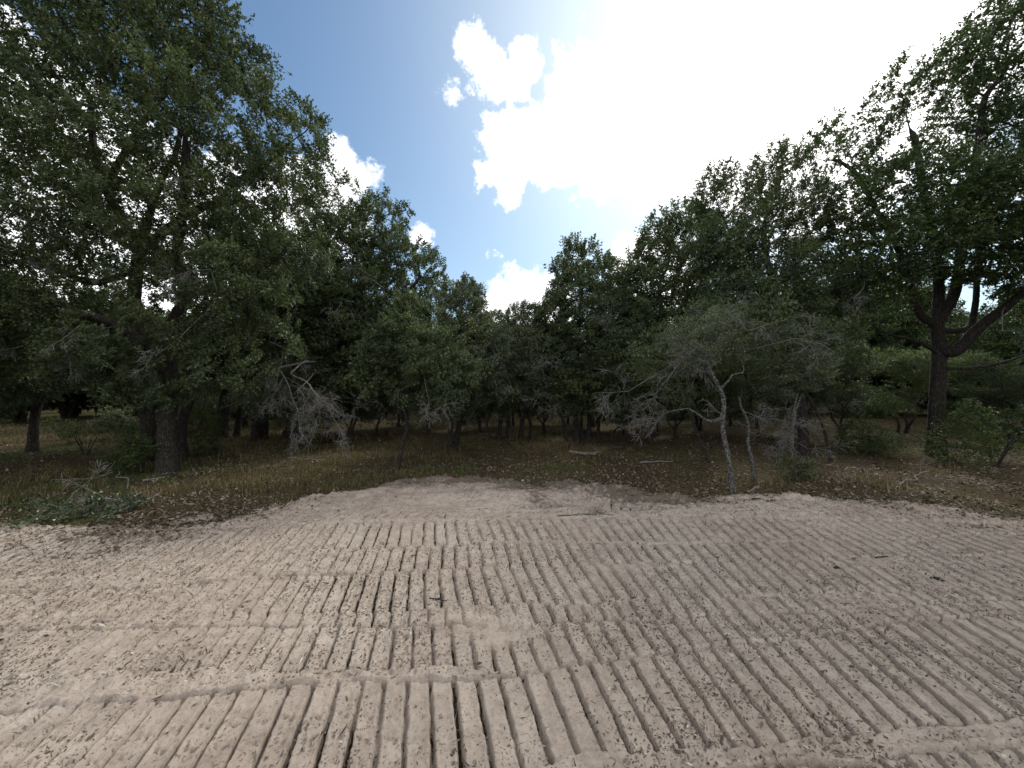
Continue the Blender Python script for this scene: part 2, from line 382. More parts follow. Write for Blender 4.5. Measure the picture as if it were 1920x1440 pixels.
# sand clearing pressed by the machine: finest where the tracks are
sv, sf, off = [], [], 0
for rows, nc in ((np.linspace(-3.5, 1.12, 30), 120), (1.1 * (4.9 / 1.1) ** np.linspace(0, 1, 380), 860), (4.86 * (8.4 / 4.86) ** np.linspace(0, 1, 110), 380)):
    half = 1.40 * np.maximum(rows, 1.2) + .8
    wing = np.linspace(.12, 4.5, 22); nc += 44            # coarser wings beyond the tracked middle
    U = np.linspace(-1, 1, nc - 44)[None, :] * half[:, None]
    X = np.concatenate([U[:, :1] - wing[::-1][None, :], U, U[:, -1:] + wing[None, :]], 1); Y = np.repeat(rows[:, None], nc, 1)
    Z = sand_h(X, Y)
    if off: Z[0] -= .02
    sv.append(np.stack([X, Y, Z], -1).reshape(-1, 3)); sf.append(grid_faces(len(rows), nc) + off); off += nc * len(rows)
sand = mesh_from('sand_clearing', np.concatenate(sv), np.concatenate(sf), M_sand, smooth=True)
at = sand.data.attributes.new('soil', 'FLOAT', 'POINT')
_v = np.concatenate(sv); at.data.foreach_set('value', sstep(2.3, -.05, sand_mask(_v[:, 0], _v[:, 1]) + 1.3 * sstep(1.6, 3.4, np.abs(_v[:, 0] - .3))).astype(np.float32))  # wider than the real soil edge: tree shade put into the sand colour
tag(sand, 'pale pinkish sand clearing pressed with ribbed machine tracks', 'ground', kind='structure')

# ------------------------------------------------------------------ tubes
def tube(pts, rad, k, rng=None, bumpy=0.0):
    pts = np.asarray(pts, float); rad = np.asarray(rad, float); n = len(pts)
    tn = np.gradient(pts, axis=0); tn /= np.linalg.norm(tn, axis=1, keepdims=True) + 1e-9
    up = np.array([1.0, 0, 0]) if abs(tn[0][0]) < .8 else np.array([0, 1.0, 0])
    A = np.empty((n, 3))
    a = np.cross(tn[0], np.cross(up, tn[0]))
    for i in range(n):
        a = a - tn[i] * a.dot(tn[i]); a /= np.linalg.norm(a) + 1e-9; A[i] = a
    B = np.cross(tn, A)
    th = np.arange(k) * 2 * math.pi / k
    R = rad[:, None] * np.ones(k)
    if bumpy and rng is not None:
        lobes = 1 + bumpy * .5 * np.sin(th * 3 + rng.uniform(0, 6)) + bumpy * .4 * np.sin(th * 5 + rng.uniform(0, 6))
        R = R * lobes * (1 + bumpy * rng.normal(0, .45, (n, k)))
    V = pts[:, None, :] + R[..., None] * (np.cos(th)[None, :, None] * A[:, None, :] + np.sin(th)[None, :, None] * B[:, None, :])
    i = np.arange(n - 1)[:, None] * k; j = np.arange(k)[None, :]; j2 = (j + 1) % k
    Fq = np.stack([i + j, i + j2, i + k + j2, i + k + j], -1).reshape(-1, 4)
    return V.reshape(-1, 3), Fq
class Bag:
    def __init__(s): s.V = []; s.F = []; s.n = 0
    def add(s, V, Fc):
        s.V.append(V); s.F.append(Fc + s.n); s.n += len(V)
    def build(s, name, mat, parent=None, smooth=True):
        if not s.V: return None
        return mesh_from(name, np.concatenate(s.V), np.concatenate(s.F), mat, parent, smooth)

def spline(pts, n_per=5):
    p = np.asarray(pts, float)
    if len(p) < 3:
        return np.stack([np.linspace(p[0][c], p[-1][c], n_per + 1) for c in range(p.shape[1])], -1)
    q = np.vstack([2 * p[0] - p[1], p, 2 * p[-1] - p[-2]]); out = []
    for i in range(1, len(q) - 2):
        for t in np.linspace(0, 1, n_per, endpoint=False):
            a, b, c, d = q[i - 1], q[i], q[i + 1], q[i + 2]
            out.append(.5 * (2 * b + (c - a) * t + (2 * a - 5 * b + 4 * c - d) * t * t + (3 * b - a - 3 * c + d) * t ** 3))
    out.append(p[-1]); return np.array(out)

# ------------------------------------------------------------------ leaves
def leaves(pos, axis, L, W, rng, kite=True):
    """one folded leaf per point"""
    n = len(pos)
    ax = axis / (np.linalg.norm(axis, axis=1, keepdims=True) + 1e-9)
    nr = rng.normal(0, 1, (n, 3)); nr[:, 2] += .9
    s = np.cross(ax, nr); s /= np.linalg.norm(s, axis=1, keepdims=True) + 1e-9
    up = np.cross(s, ax)
    L = L * rng.uniform(.6, 1.25, (n, 1)); W = W * rng.uniform(.7, 1.2, (n, 1))
    fold = W * .22
    if kite is None:
        sk = rng.uniform(-.25, .25, (n, 1))
        V = np.stack([pos, pos + ax * L * (.8 + sk) - s * W * .5 + up * fold, pos + ax * L * (.8 - sk) + s * W * .5 - up * L * rng.uniform(-.1, .2, (n, 1))], 1).reshape(-1, 3)
        return V, np.arange(3 * n).reshape(-1, 3)
    if kite:
        v0 = pos; v1 = pos + ax * L * .55 - s * W * .5 + up * fold; v2 = pos + ax * L - up * L * rng.uniform(-.05, .25, (n, 1)); v3 = pos + ax * L * .55 + s * W * .5 + up * fold
    else:
        v0 = pos - s * W * .13; v1 = pos + ax * L * .7 - s * W * .5 + up * fold; v2 = pos + ax * L + s * W * .12 - up * L * .1; v3 = pos + ax * L * .6 + s * W * .52 + up * fold
    V = np.stack([v0, v1, v2, v3], 1).reshape(-1, 3)
    b = np.arange(n)[:, None] * 4
    T = np.concatenate([b + np.array([0, 2, 1]), b + np.array([0, 3, 2])], 1).reshape(-1, 3)
    return V, T

def sprigs(base, outdir, n_spr, n_leaf, slen, L, W, rng, kite=True, droop=0.0, spread=1.0):
    """twig sprays with leaves: returns leaf V,T and twig V,T"""
    m = len(base) * n_spr
    b = np.repeat(base, n_spr, 0); o = np.repeat(outdir, n_spr, 0)
    d = o * .8 + rng.normal(0, .75 * spread, (m, 3)); d[:, 2] += .15 - droop
    d /= np.linalg.norm(d, axis=1, keepdims=True) + 1e-9
    ln = slen * rng.uniform(.4, 1.25, (m, 1))
    tip = b + d * ln
    t = np.sqrt(rng.uniform(.05, 1, (m, n_leaf, 1)))
    lp = b[:, None, :] + d[:, None, :] * ln[:, None, :] * t + rng.normal(0, .012, (m, n_leaf, 3))
    la = d[:, None, :] * .7 + rng.normal(0, .75, (m, n_leaf, 3))
    V, T = leaves(lp.reshape(-1, 3), la.reshape(-1, 3), L, W, rng, kite)
    s1 = np.cross(d, rng.normal(0, 1, (m, 3))); s1 /= np.linalg.norm(s1, axis=1, keepdims=True) + 1e-9
    TV = np.stack([b + s1 * .004, b - s1 * .004, tip], 1).reshape(-1, 3)
    TT = np.arange(3 * m).reshape(-1, 3)
    return V, T, TV, TT

# ------------------------------------------------------------------ trees by space colonisation
def colonize(pos, par, att, step, kill, rng, maxn, iters=140, bias=(0, 0, .06)):
    N0 = len(pos)
    cap = maxn + 4000
    Pn = np.zeros((cap, 3)); Pn[:N0] = pos; parent = list(par); n = N0
    att = att.copy()
    near = np.zeros(len(att), int); nd = np.full(len(att), 1e9)
    def upd(lo, hi):
        nonlocal near, nd
        for s in range(lo, hi, 400):
            e = min(hi, s + 400)
            D = np.linalg.norm(att[:, None, :] - Pn[None, s:e, :], axis=2)
            i = D.argmin(1); dm = D[np.arange(len(att)), i]
            u = dm < nd; nd[u] = dm[u]; near[u] = i[u] + s
    upd(0, n)
    bias = np.array(bias)
    stall = np.zeros(cap, int)
    for it in range(iters):
        keep = nd > kill
        att = att[keep]; near = near[keep]; nd = nd[keep]
        if len(att) == 0 or n >= maxn: break
        act, inv = np.unique(near, return_inverse=True)
        dv = att - Pn[near]; dv /= np.linalg.norm(dv, axis=1, keepdims=True) + 1e-9
        S = np.zeros((len(act), 3)); np.add.at(S, inv, dv)
        S /= np.linalg.norm(S, axis=1, keepdims=True) + 1e-9
        S += rng.normal(0, .28, S.shape) + bias
        S /= np.linalg.norm(S, axis=1, keepdims=True) + 1e-9
        ok = stall[act] < 3; stall[act] += 1
        act = act[ok]; S = S[ok]
        if len(act) == 0: break
        m = min(len(act), maxn - n)
        Pn[n:n + m] = Pn[act[:m]] + S[:m] * step; parent += list(act[:m])
        upd(n, n + m); n += m
    return Pn[:n].copy(), np.array(parent[:n])

def blob_points(blobs, n, rng):
    w = np.array([b[3] * b[4] * b[5] * (b[6] if len(b) > 6 else 1.0) for b in blobs]); w /= w.sum()
    idx = rng.choice(len(blobs), n, p=w)
    d = rng.normal(0, 1, (n, 3)); d /= np.linalg.norm(d, axis=1, keepdims=True)
    r = rng.uniform(.15, 1, (n, 1)) ** (1 / 2.4)
    B = np.array([b[:6] for b in blobs])
    return B[idx, :3] + d * r * B[idx, 3:6]

def PB(px, py, d, rpx, depth=None, dens=1.0):
    c = P(px, py, d); r = rpx / F * d
    return (c[0], c[1], c[2], r, depth if depth else r * .9, r, dens)

ROOTS = {}
LEAF_N, LEAF_M, LEAF_L, LEAF_W = 1.6, 2.0, .86, 1.06      # sprays per shoot, leaves per spray, leaf length and width
def grow(name, label, cat, stems, blobs, n_att, step=.2, kill=None, maxn=3000, seed=1, limbs=(), leaf=None, bark=None,
         group=None, n_spr=4, n_leaf=9, slen=.22, L=.07, W=.036, kite=None, droop=0.0, thin=4, tip_r=.005, limb_obj=.03, bumpy=.10, twig=None, base=None, dead=(), layers=1):
    """stems: list of (points(n,3), base_radius, tip_radius); limbs: (stem index, fraction, points, r0)"""
    rng = np.random.default_rng(seed)
    bark = bark or M_bark; leaf = leaf or M_live; twig = twig or bark
    pos = []; par = []; fixed_r = []; stem_ids = []
    for pts, r0, r1 in stems:
        sp = spline(pts, 5); ids = []
        for i, p in enumerate(sp):
            f = i / (len(sp) - 1)
            flare = 1 + .28 * max(0, 1 - f * 8) ** 2
            par.append(-1 if i == 0 else len(pos) - 1); ids.append(len(pos)); pos.append(p); fixed_r.append((r0 + (r1 - r0) * f) * flare)
        stem_ids.append(ids)
    for si, fr, pts, r0, r1 in limbs:
        ids = stem_ids[si]; a = ids[int(round(fr * (len(ids) - 1)))]
        sp = spline([pos[a]] + list(pts), 5)
        prev = a
        for i, p in enumerate(sp[1:]):
            f = (i + 1) / (len(sp) - 1)
            par.append(prev); prev = len(pos); pos.append(p); fixed_r.append(r0 + (r1 - r0) * f)
    pos = np.array(pos); n0 = len(pos)
    att = blob_points(blobs, n_att, rng)
    # stems only sprout above their lower part
    zlo = min(b[2] - b[5] for b in blobs)
    pn, pr = colonize(pos, par, att, step, kill or step * 1.15, rng, maxn)
    n = len(pn)
    tips = np.zeros(n); kids = [[] for _ in range(n)]
    for i in range(n):
        if pr[i] >= 0: kids[pr[i]].append(i)
    for i in range(n - 1, -1, -1):
        if not kids[i]: tips[i] = 1
        if pr[i] >= 0: tips[pr[i]] += tips[i]
    rmax = max(s[1] for s in stems); nt = tips.max()
    ex = max(1.5, math.log(max(nt, 3)) / math.log(max(rmax * .8 / tip_r, 3)))
    rad = tip_r * tips ** (1 / ex)
    fr_ = np.array(fixed_r); rad[:n0] = np.maximum(fr_, np.minimum(rad[:n0], fr_ * 1.15))
    for i in range(n0, n): rad[i] = min(rad[i], rad[pr[i]] * .93)
    b0 = np.array(base if base is not None else stems[0][0][0], float)
    root = bpy.data.objects.new(name, None); COL.objects.link(root); root.location = b0
    tag(root, label, cat, group)
    # chains
    small = Bag()
    starts = [(i, None) for i in range(n) if pr[i] < 0]
    while starts:
        i, fromp = starts.pop()
        ch = [i]; 
        while kids[ch[-1]]:
            ks = kids[ch[-1]]; main = max(ks, key=lambda q: (rad[q] * (3 if (q < n0 and ch[-1] < n0) else 1), tips[q]))
            for q in ks:
                if q != main: starts.append((q, ch[-1]))
            ch.append(main)
        pts = pn[ch]; rr = rad[ch]
        if fromp is not None:
            pts = np.vstack([pn[fromp], pts]); rr = np.concatenate([[min(rr[0] * 1.25, rad[fromp] * .9)], rr])
        if len(pts) < 2: continue
        pts = pts.copy(); rr = rr.copy()
        if len(pts) > 4: pts[1:-1] = .5 * pts[1:-1] + .25 * (pts[:-2] + pts[2:])
        pts = pts - b0
        if fromp is None or rr[0] > limb_obj:
            if len(pts) >= 3:
                q = spline(np.column_stack([pts, rr]), 3); pts, rr = q[:, :3], np.maximum(q[:, 3], .002)
            V, Fq = tube(pts, rr, 12 if rr[0] > .06 else 8, rng, bumpy if rr[0] > .03 else bumpy * .5)
            mesh_from('trunk' if fromp is None else 'limb', V, Fq, bark, root, True)
        else:
            small.add(*tube(pts, rr, 5 if rr[0] > .012 else 3))
    o = small.build('branches', twig, root)
    if o: o['kind'] = 'stuff'
    # foliage
    sel = np.array([i for i in range(n0, n) if tips[i] <= thin])
    if n_leaf and len(sel):
        od = pn[sel] - pn[pr[sel]]; od /= np.linalg.norm(od, axis=1, keepdims=True) + 1e-9
        V, T, TV, TT = sprigs(pn[sel] - b0, od, max(1, int(round(n_spr * LEAF_N))), max(1, int(round(n_leaf * LEAF_M))), slen, L * LEAF_L, W * LEAF_W, rng, kite, droop)
        o = mesh_from('crown', V, T, leaf, root); o['kind'] = 'stuff'
        for q in range(layers):                      # further leaf layers on the same shoots
            c = o.copy(); COL.objects.link(c); c.parent = root
            j = slen * .45
            c.location = ((j * .7, -j * .3, j * .35), (-j * .5, j * .2, -j * .75))[q]
            c.rotation_euler = ((.022, -.018, .075), (-.02, .03, -.065))[q]
        o = mesh_from('twigs', TV, TT, twig, root); o['kind'] = 'stuff'
    for dd in dead:
        hold = (rad < .09) & (rad > .011)
        dead_spray(root, b0, rng, *dd, nodes=pn[hold] if hold.any() else pn)
    ROOTS[name] = root
    return root

def spray_chains(p, d, ln, r, lev, rng, out, droop=.0, kink=.35):
    n = max(4, int(3 + ln * 5)); pts = [np.array(p, float)]; d = np.array(d, float); d /= np.linalg.norm(d)
    for i in range(n):
        d = d + rng.normal(0, kink, 3) * .55; d[2] -= droop; d /= np.linalg.norm(d)
        pts.append(pts[-1] + d * ln / n)
    rr = np.linspace(r * .58, r * .18, n + 1); out.append((np.array(pts), rr))
    if lev > 0:
        for j in range(rng.integers(4, 7)):
            i = rng.integers(1, n); dd = d * .5 + (pts[i + 1] - pts[i]) / ln * n * .5 + rng.normal(0, .7, 3)
            spray_chains(pts[i], dd, ln * rng.uniform(.35, .65), rr[i] * .9, lev - 1, rng, out, droop, kink)
def dead_spray(root, b0, rng, p, d, ln, r, lev=3, droop=.06, mat=None, label=None, nodes=None):
    out = []
    p = np.array(p, float)
    if nodes is not None:
        q = nodes[np.linalg.norm(nodes - p, axis=1).argmin()]; gap = np.linalg.norm(q - p)
        if gap > .02:
            mid = (p + q) / 2 + rng.normal(0, .08 * gap, 3)
            out.append((spline([q - b0, mid - b0, p - b0], 4), np.linspace(r * .9, r * .7, 9)))
    spray_chains(np.array(p) - b0, d, ln, r, lev, rng, out, droop)
    bag = Bag()
    for pts, rr in out: bag.add(*tube(pts, np.maximum(rr, .0022), 6 if rr[0] > .012 else 4 if rr[0] > .008 else 3))
    o = bag.build('dead_branch', mat or M_dead, root)
    if label: o['label'] = label
    return o

def gp(px, py, d=None):
    """point on the ground under photo pixel"""
    d = d or H * F / (py - 720.0)
    p = P(px, py, d); p[2] = gz(p[0], p[1]) - .06
    return p
def path(first, d, *pp):
    """stem from the ground through sighted pixels; each (px, py[, dd]) with dd the depth offset"""
    return [first] + [P(q[0], q[1], d + (q[2] if len(q) > 2 else 0)) for q in pp]
#@@TREES
# ------------------------------------------------------------------ big live oak at the left, two stems
d = 7.4; b = gp(315, 888); d2 = 8.0; b2 = gp(270, 868, 8.3)
bl = [PB(110, 60, 7.0, 150, 1.6, .75), PB(300, 110, 7.4, 130, 1.6), PB(405, 60, 7.8, 62, 1.0), PB(470, 150, 7.8, 72, 1.1), PB(545, 255, 7.8, 80, 1.2),
      PB(590, 280, 7.6, 48, .8), PB(330, 10, 7.4, 110, 1.4), PB(190, -60, 7.4, 170, 1.8, .8),
      PB(400, 250, 7.2, 125, 1.6, 1.1), PB(255, 270, 6.8, 130, 1.5), PB(90, 260, 7.2, 130, 1.6, .6), PB(50, 430, 7.4, 130, 1.6, .7), PB(200, 430, 7.0, 100, 1.4),
      PB(345, 410, 6.8, 110, 1.4), PB(500, 390, 7.4, 105, 1.4, 1.1), PB(590, 370, 7.8, 58, 1.0), PB(440, 530, 7.0, 95, 1.3, 1.1), PB(330, 560, 7.0, 80, 1.2), PB(-120, 150, 7.5, 200, 2.0, .6), PB(-150, 450, 7.5, 200, 2.0, .6),
      PB(555, 480, 7.8, 75, 1.2), PB(150, 560, 7.6, 90, 1.3, .8), PB(300, 650, 6.9, 55, .8), PB(400, 640, 7.0, 65, .9), PB(215, 700, 7.2, 50, .7), PB(445, 690, 7.2, 48, .7), PB(330, 700, 7.0, 48, .7), PB(270, 740, 7.6, 42, .6), PB(130, 690, 7.2, 50, .8), PB(390, 740, 7.8, 36, .6), PB(520, 640, 7.8, 60, .9), PB(335, 690, 6.4, 42, .5), PB(258, 690, 6.5, 45, .5), PB(405, 700, 6.6, 42, .5), PB(195, 655, 6.3, 55, .6), PB(300, 750, 6.9, 34, .4)]
R1 = grow('live_oak', 'largest live oak with a forked dark trunk and wide dense crown', 'tree',
     [(path(b, d, (312, 800), (322, 715), (312, 640), (346, 555), (332, 470, -.1), (345, 380, -.3), (350, 270, -.3)), .15, .06),
      (path(b2, d2, (278, 790), (258, 710, .05), (268, 644), (252, 590), (256, 505, -.2), (262, 463, -.3), (233, 419, -.4), (197, 350, -.5), (176, 284, -.5), (170, 180, -.4)), .135, .05),
      (path(gp(338, 862, 8.6), 8.6, (340, 800), (362, 730), (358, 680), (395, 610), (430, 560), (440, 480)), .10, .045)],
     bl, 3200, step=.2, maxn=6600, seed=3,
     limbs=[(1, .58, [P(317, 427, 7.6), P(365, 394, 7.5), P(415, 375, 7.5), P(437, 343, 7.6), P(485, 317, 7.7), P(532, 277, 7.8)], .085, .04),
            (1, .60, [P(303, 335, 7.3), P(328, 292, 7.3), P(345, 210, 7.4)], .06, .035),
            (0, .35, [P(225, 610, 7.0), P(150, 588, 6.9), P(60, 545, 7.0), P(-10, 525, 7.2)], .085, .04),
            (1, .50, [P(170, 530, 7.6), P(80, 490, 7.6), P(0, 470, 7.6)], .07, .035),
            (0, .40, [P(420, 575, 7.2), P(470, 520, 7.3), P(540, 470, 7.6)], .07, .035),
            (1, .8, [P(280, 210, 7.6), P(360, 120, 7.7), P(400, 60, 7.8)], .05, .03)],
     n_spr=4, n_leaf=6, slen=.22, L=.068, W=.036, thin=3, base=b,
     dead=[(P(395, 505, 6.2), (-1, -.3, .1), .6, .011), (P(150, 610, 6.1), (-.6, -.4, -.5), .5, .010), (P(120, 480, 6.6), (-.5, -.3, -.7), .6, .01),
           (P(330, 640, 6.4), (-.4, -.4, -.6), .5, .010), (P(300, 340, 6.3), (.7, -.3, .0), .6, .01)])

# low limbs and tangle left of the big oak
b = gp(60, 830, 9.6)
grow('live_oak', 'low spreading live oak with drooping dark foliage beside the largest oak', 'tree',
     [(path(b, 9.6, (70, 760), (110, 700), (150, 650)), .10, .05), (path(gp(-60, 840, 9.3), 9.3, (-40, 760), (0, 690), (20, 640)), .09, .05)],
     [PB(60, 630, 8.6, 95, 1.2), PB(170, 640, 8.4, 80, 1.1), PB(-60, 620, 8.8, 130, 1.4), PB(250, 670, 8.2, 55, .8), PB(20, 700, 8.4, 60, 1), PB(120, 710, 8.6, 50, 1), PB(220, 715, 8.6, 40, .9), PB(-60, 720, 8.8, 60, 1)],
     1000, step=.2, maxn=2200, seed=5, n_spr=4, n_leaf=6, L=.07, W=.036, thin=4, droop=.25, base=b,
     dead=[(P(140, 640, 7.2), (.4, -.4, -.5), .7, .01), (P(40, 650, 7.2), (-.5, -.4, -.4), .8, .012), (P(250, 650, 7.0), (.5, -.3, -.6), .7, .01)])

# oaks between the big oak and the clearing
def small(label, base_px, dd, stem, blobs, n, seed, r0=.07, r1=.04, **k):
    bb = gp(base_px[0], base_px[1], dd)
    st = [(path(bb, dd, *stem), r0, r1)]
    for (bp, s2, ra, rb) in k.pop('more', []):
        st.append((path(gp(bp[0], bp[1], dd + .2), dd + .2, *s2), ra, rb))
    return grow(k.pop('name', 'live_oak'), label, 'tree', st, blobs, n, seed=seed, base=bb, **k)

small('slim upright live oak just behind the largest oak', (414, 823), 12.2, [(420, 760), (428, 690), (425, 620), (440, 540)],
      [PB(440, 560, 12, 85, 1.6), PB(500, 610, 12, 70, 1.4), PB(390, 640, 12, 60, 1.2), PB(470, 470, 12.4, 80, 1.5), PB(410, 700, 12, 40, 1.0), PB(350, 690, 11.6, 45, 1.0)], 800, 7, .17, .08,
      step=.28, maxn=1500, n_spr=4, n_leaf=7, slen=.3, L=.095, W=.05)
small('thin-stemmed young oak between two dark trunks', (443, 817), 12.6, [(452, 750), (455, 690), (448, 640)],
      [PB(450, 640, 12.4, 55, 1.0), PB(480, 670, 12.2, 45, .9)], 300, 8, .09, .05, step=.26, maxn=600, n_spr=4, n_leaf=7, slen=.3, L=.09, W=.048)
small('twin-trunk oak with pale dead twigs hanging at its foot', (479, 830), 11.4, [(483, 770), (500, 700), (520, 640), (530, 560)],
      [PB(540, 600, 10.6, 75, 1.4), PB(600, 560, 10.8, 70, 1.4), PB(520, 520, 11, 75, 1.4), PB(610, 640, 10.6, 55, 1.1), PB(660, 590, 10.8, 60, 1.2), PB(560, 680, 10.8, 50, 1.0), PB(640, 700, 10.8, 50, 1.0)], 1000, 9, .13, .06,
      more=[((495, 818), [(500, 770), (515, 710), (545, 650)], .11, .05)], step=.25, maxn=2000, n_spr=4, n_leaf=7, slen=.28, L=.085, W=.045,
      dead=[(P(520, 690, 8.6), (.5, -.4, -.5), 1.6, .028, 4, .05, None, 'pale grey bare twigs drooping to the grass'), (P(545, 700, 8.6), (.8, -.2, -.35), 1.7, .028, 4, .05), (P(530, 660, 8.7), (.2, -.3, -.3), 1.1, .02, 4, .06), (P(505, 640, 8.8), (.2, -.3, .3), 1.0, .016, 3, .06), (P(560, 730, 8.5), (.6, -.2, -.6), .9, .018, 3, .05)])
small('leaning broad oak with a rounded crown above its sloping trunk', (547, 821), 12.4, [(565, 770), (600, 705), (640, 655), (655, 590), (680, 520), (700, 450)],
      [PB(700, 425, 12.6, 62, 1.2), PB(735, 400, 12.8, 35, .8), PB(655, 480, 12.2, 80, 1.5), PB(760, 500, 12.2, 62, 1.3, 1.1), PB(800, 520, 12.4, 42, .9), PB(680, 560, 11.6, 80, 1.5), PB(740, 580, 11.8, 60, 1.2), PB(620, 420, 12.6, 55, 1.1), PB(620, 590, 11.6, 60, 1.2), PB(700, 650, 11.8, 60, 1.2), PB(640, 720, 12, 40, 1), PB(720, 710, 11.8, 50, 1.1)], 1500, 10, .26, .10,
      limbs=[(0, .55, [P(700, 610, 12), P(750, 560, 12), P(790, 520, 12.2)], .10, .04), (0, .6, [P(600, 590, 12), P(590, 500, 12.2), P(620, 430, 12.4)], .09, .04)],
      step=.26, maxn=3200, n_spr=4, n_leaf=7, slen=.28, L=.085, W=.045, leaf=M_live,
      dead=[(P(640, 560, 10.2), (.5, -.5, -.4), .9, .014), (P(720, 540, 10.6), (-.5, -.5, .3), .9, .014)])

# young oaks along the clearing's far side
small('slender kinked young oak at the sandy edge with bright leaves', (746, 882), 7.7, [(752, 840), (764, 800), (757, 760), (752, 710), (765, 650)],
      [PB(760, 640, 7.7, 58, .8), PB(800, 670, 7.4, 58, .8), PB(715, 670, 7.8, 48, .7), PB(850, 700, 7.4, 48, .7), PB(820, 735, 7.2, 38, .6), PB(775, 590, 7.8, 40, .6), PB(700, 720, 7.6, 38, .5), PB(850, 750, 7.2, 26, .4), PB(760, 730, 7.6, 36, .5)], 1000, 12, .05, .026,
      step=.15, maxn=2000, n_spr=4, n_leaf=8, slen=.17, L=.056, W=.029, leaf=M_live, limb_obj=.02,
      dead=[(P(800, 735, 6.9), (.5, -.3, -.5), .6, .008), (P(830, 720, 6.9), (.5, -.2, -.6), .6, .008), (P(757, 770, 7.6), (-.6, 0, .5), .35, .008, 2), (P(768, 790, 7.6), (.7, 0, .4), .4, .010, 2)])
small('dark twin-stem oak with a side shoot near the sand', (842, 849), 9.7, [(845, 800), (838, 760), (850, 700), (860, 630)],
      [PB(865, 600, 9.8, 55, .9), PB(900, 640, 9.6, 55, .9), PB(850, 660, 9.4, 45, .8), PB(880, 690, 9.2, 55, .9), PB(845, 560, 10, 30, .6), PB(880, 555, 10, 30, .6), PB(850, 735, 9.4, 40, .7), PB(905, 720, 9.4, 45, .8), PB(875, 760, 9.2, 26, .5)], 900, 13, .075, .04,
      more=[((852, 829), [(862, 780), (858, 740), (880, 680)], .08, .04)], step=.18, maxn=1800, n_spr=4, n_leaf=8, slen=.2, L=.066, W=.034, leaf=M_grey,
      dead=[(P(846, 815, 9.7), (.9, 0, .7), .9, .022, 3, -.02, M_bark), (P(836, 820, 9.7), (-.6, 0, -.5), .55, .02, 1, .0, M_bark)])
small('clump of crooked thin stems under a grey-green crown', (935, 825), 11.9, [(940, 785), (955, 745), (950, 690), (960, 640)],
      [PB(960, 650, 11.6, 60, 1.1), PB(1010, 670, 11.4, 55, 1.0), PB(920, 690, 11.4, 50, 1.0), PB(985, 715, 11.2, 50, .9), PB(985, 610, 11.8, 45, .9), PB(1040, 710, 11.4, 45, .8), PB(930, 630, 11.9, 45, .8), PB(950, 740, 11.4, 38, .8), PB(1030, 745, 11.2, 34, .8), PB(900, 735, 11.4, 34, .7)], 1200, 14, .07, .03,
      more=[((923, 822), [(912, 795), (925, 765), (915, 730), (930, 690)], .04, .025), ((948, 829), [(952, 790), (940, 750), (965, 700)], .055, .03), ((974, 818), [(978, 790), (972, 760), (985, 700)], .065, .03), ((992, 822), [(995, 795), (988, 770), (1003, 740), (1010, 690)], .055, .03), ((985, 866), [(980, 820), (985, 760), (990, 720)], .03, .02)],
      step=.2, maxn=2400, n_spr=4, n_leaf=7, slen=.22, L=.072, W=.036, leaf=M_grey, twig=M_twig, limb_obj=.03,
      dead=[(P(1000, 760, 10.4), (.8, -.3, .5), 1.1, .016), (P(960, 730, 10.4), (-.3, -.4, .6), .9, .012), (P(1000, 700, 10.4), (.4, -.4, .6), 1.0, .012)])
small('many-stemmed oak thicket with a tall ragged top', (1081, 829), 11.2, [(1080, 780), (1075, 730), (1085, 650), (1090, 560), (1095, 490)],
      [PB(1090, 490, 11.4, 42, .8), PB(1065, 520, 11.4, 38, .8), PB(1130, 520, 11.6, 42, .8), PB(1090, 580, 11.2, 75, 1.4), PB(1150, 600, 11.2, 65, 1.2), PB(1060, 650, 11, 55, 1.1), PB(1130, 670, 10.6, 70, 1.2), PB(1180, 710, 10.4, 48, .9), PB(1080, 720, 10.8, 45, .9), PB(1030, 600, 11.6, 40, .8), PB(1100, 462, 11.4, 18, .4), PB(1130, 745, 10.6, 42, .9), PB(1080, 760, 10.9, 34, .8), PB(1190, 760, 10.4, 34, .8), PB(1050, 700, 11, 40, .9)], 1700, 15, .08, .035,
      more=[((1063, 815), [(1055, 785), (1040, 755), (1030, 700)], .06, .03), ((1101, 836), [(1105, 790), (1100, 740), (1115, 670)], .075, .03), ((1121, 829), [(1122, 795), (1128, 760), (1150, 690)], .065, .03), ((1092, 830), [(1090, 790), (1098, 740), (1110, 640)], .06, .03), ((1140, 828), [(1155, 805), (1180, 790), (1200, 760)], .045, .025)],
      step=.2, maxn=3400, n_spr=4, n_leaf=7, slen=.22, L=.074, W=.038, leaf=M_live,
      dead=[(P(1130, 770, 10.2), (.8, -.3, .2), 1.0, .014), (P(1180, 740, 9.8), (.5, -.4, -.3), .9, .012), (P(1110, 640, 10), (.5, -.5, .3), .9, .01)])
small('dense rounded oak on a single dark trunk right of the thicket', (1225, 820), 12.5, [(1228, 770), (1232, 700), (1240, 620), (1235, 530)],
      [PB(1235, 480, 12.6, 60, 1.3), PB(1200, 500, 12.4, 45, 1.0), PB(1290, 440, 12.6, 60, 1.2), PB(1240, 570, 12, 80, 1.6), PB(1310, 540, 12, 75, 1.5), PB(1200, 640, 11.6, 60, 1.2), PB(1290, 650, 11.4, 75, 1.4), PB(1180, 560, 12, 55, 1.1), PB(1285, 405, 12.8, 25, .6), PB(1230, 720, 11.2, 50, 1.0), PB(1290, 740, 11.2, 45, 1.0), PB(1180, 730, 11.2, 40, .9), PB(1340, 700, 11.4, 50, 1.0)], 1700, 16, .13, .06,
      step=.24, maxn=3400, n_spr=4, n_leaf=7, slen=.26, L=.08, W=.042, leaf=M_live,
      dead=[(P(1180, 700, 10), (-.3, -.5, -.2), .9, .012), (P(1250, 640, 10.2), (.3, -.6, .2), .9, .01), (P(1220, 760, 10.2), (.4, -.5, .1), .8, .01)])
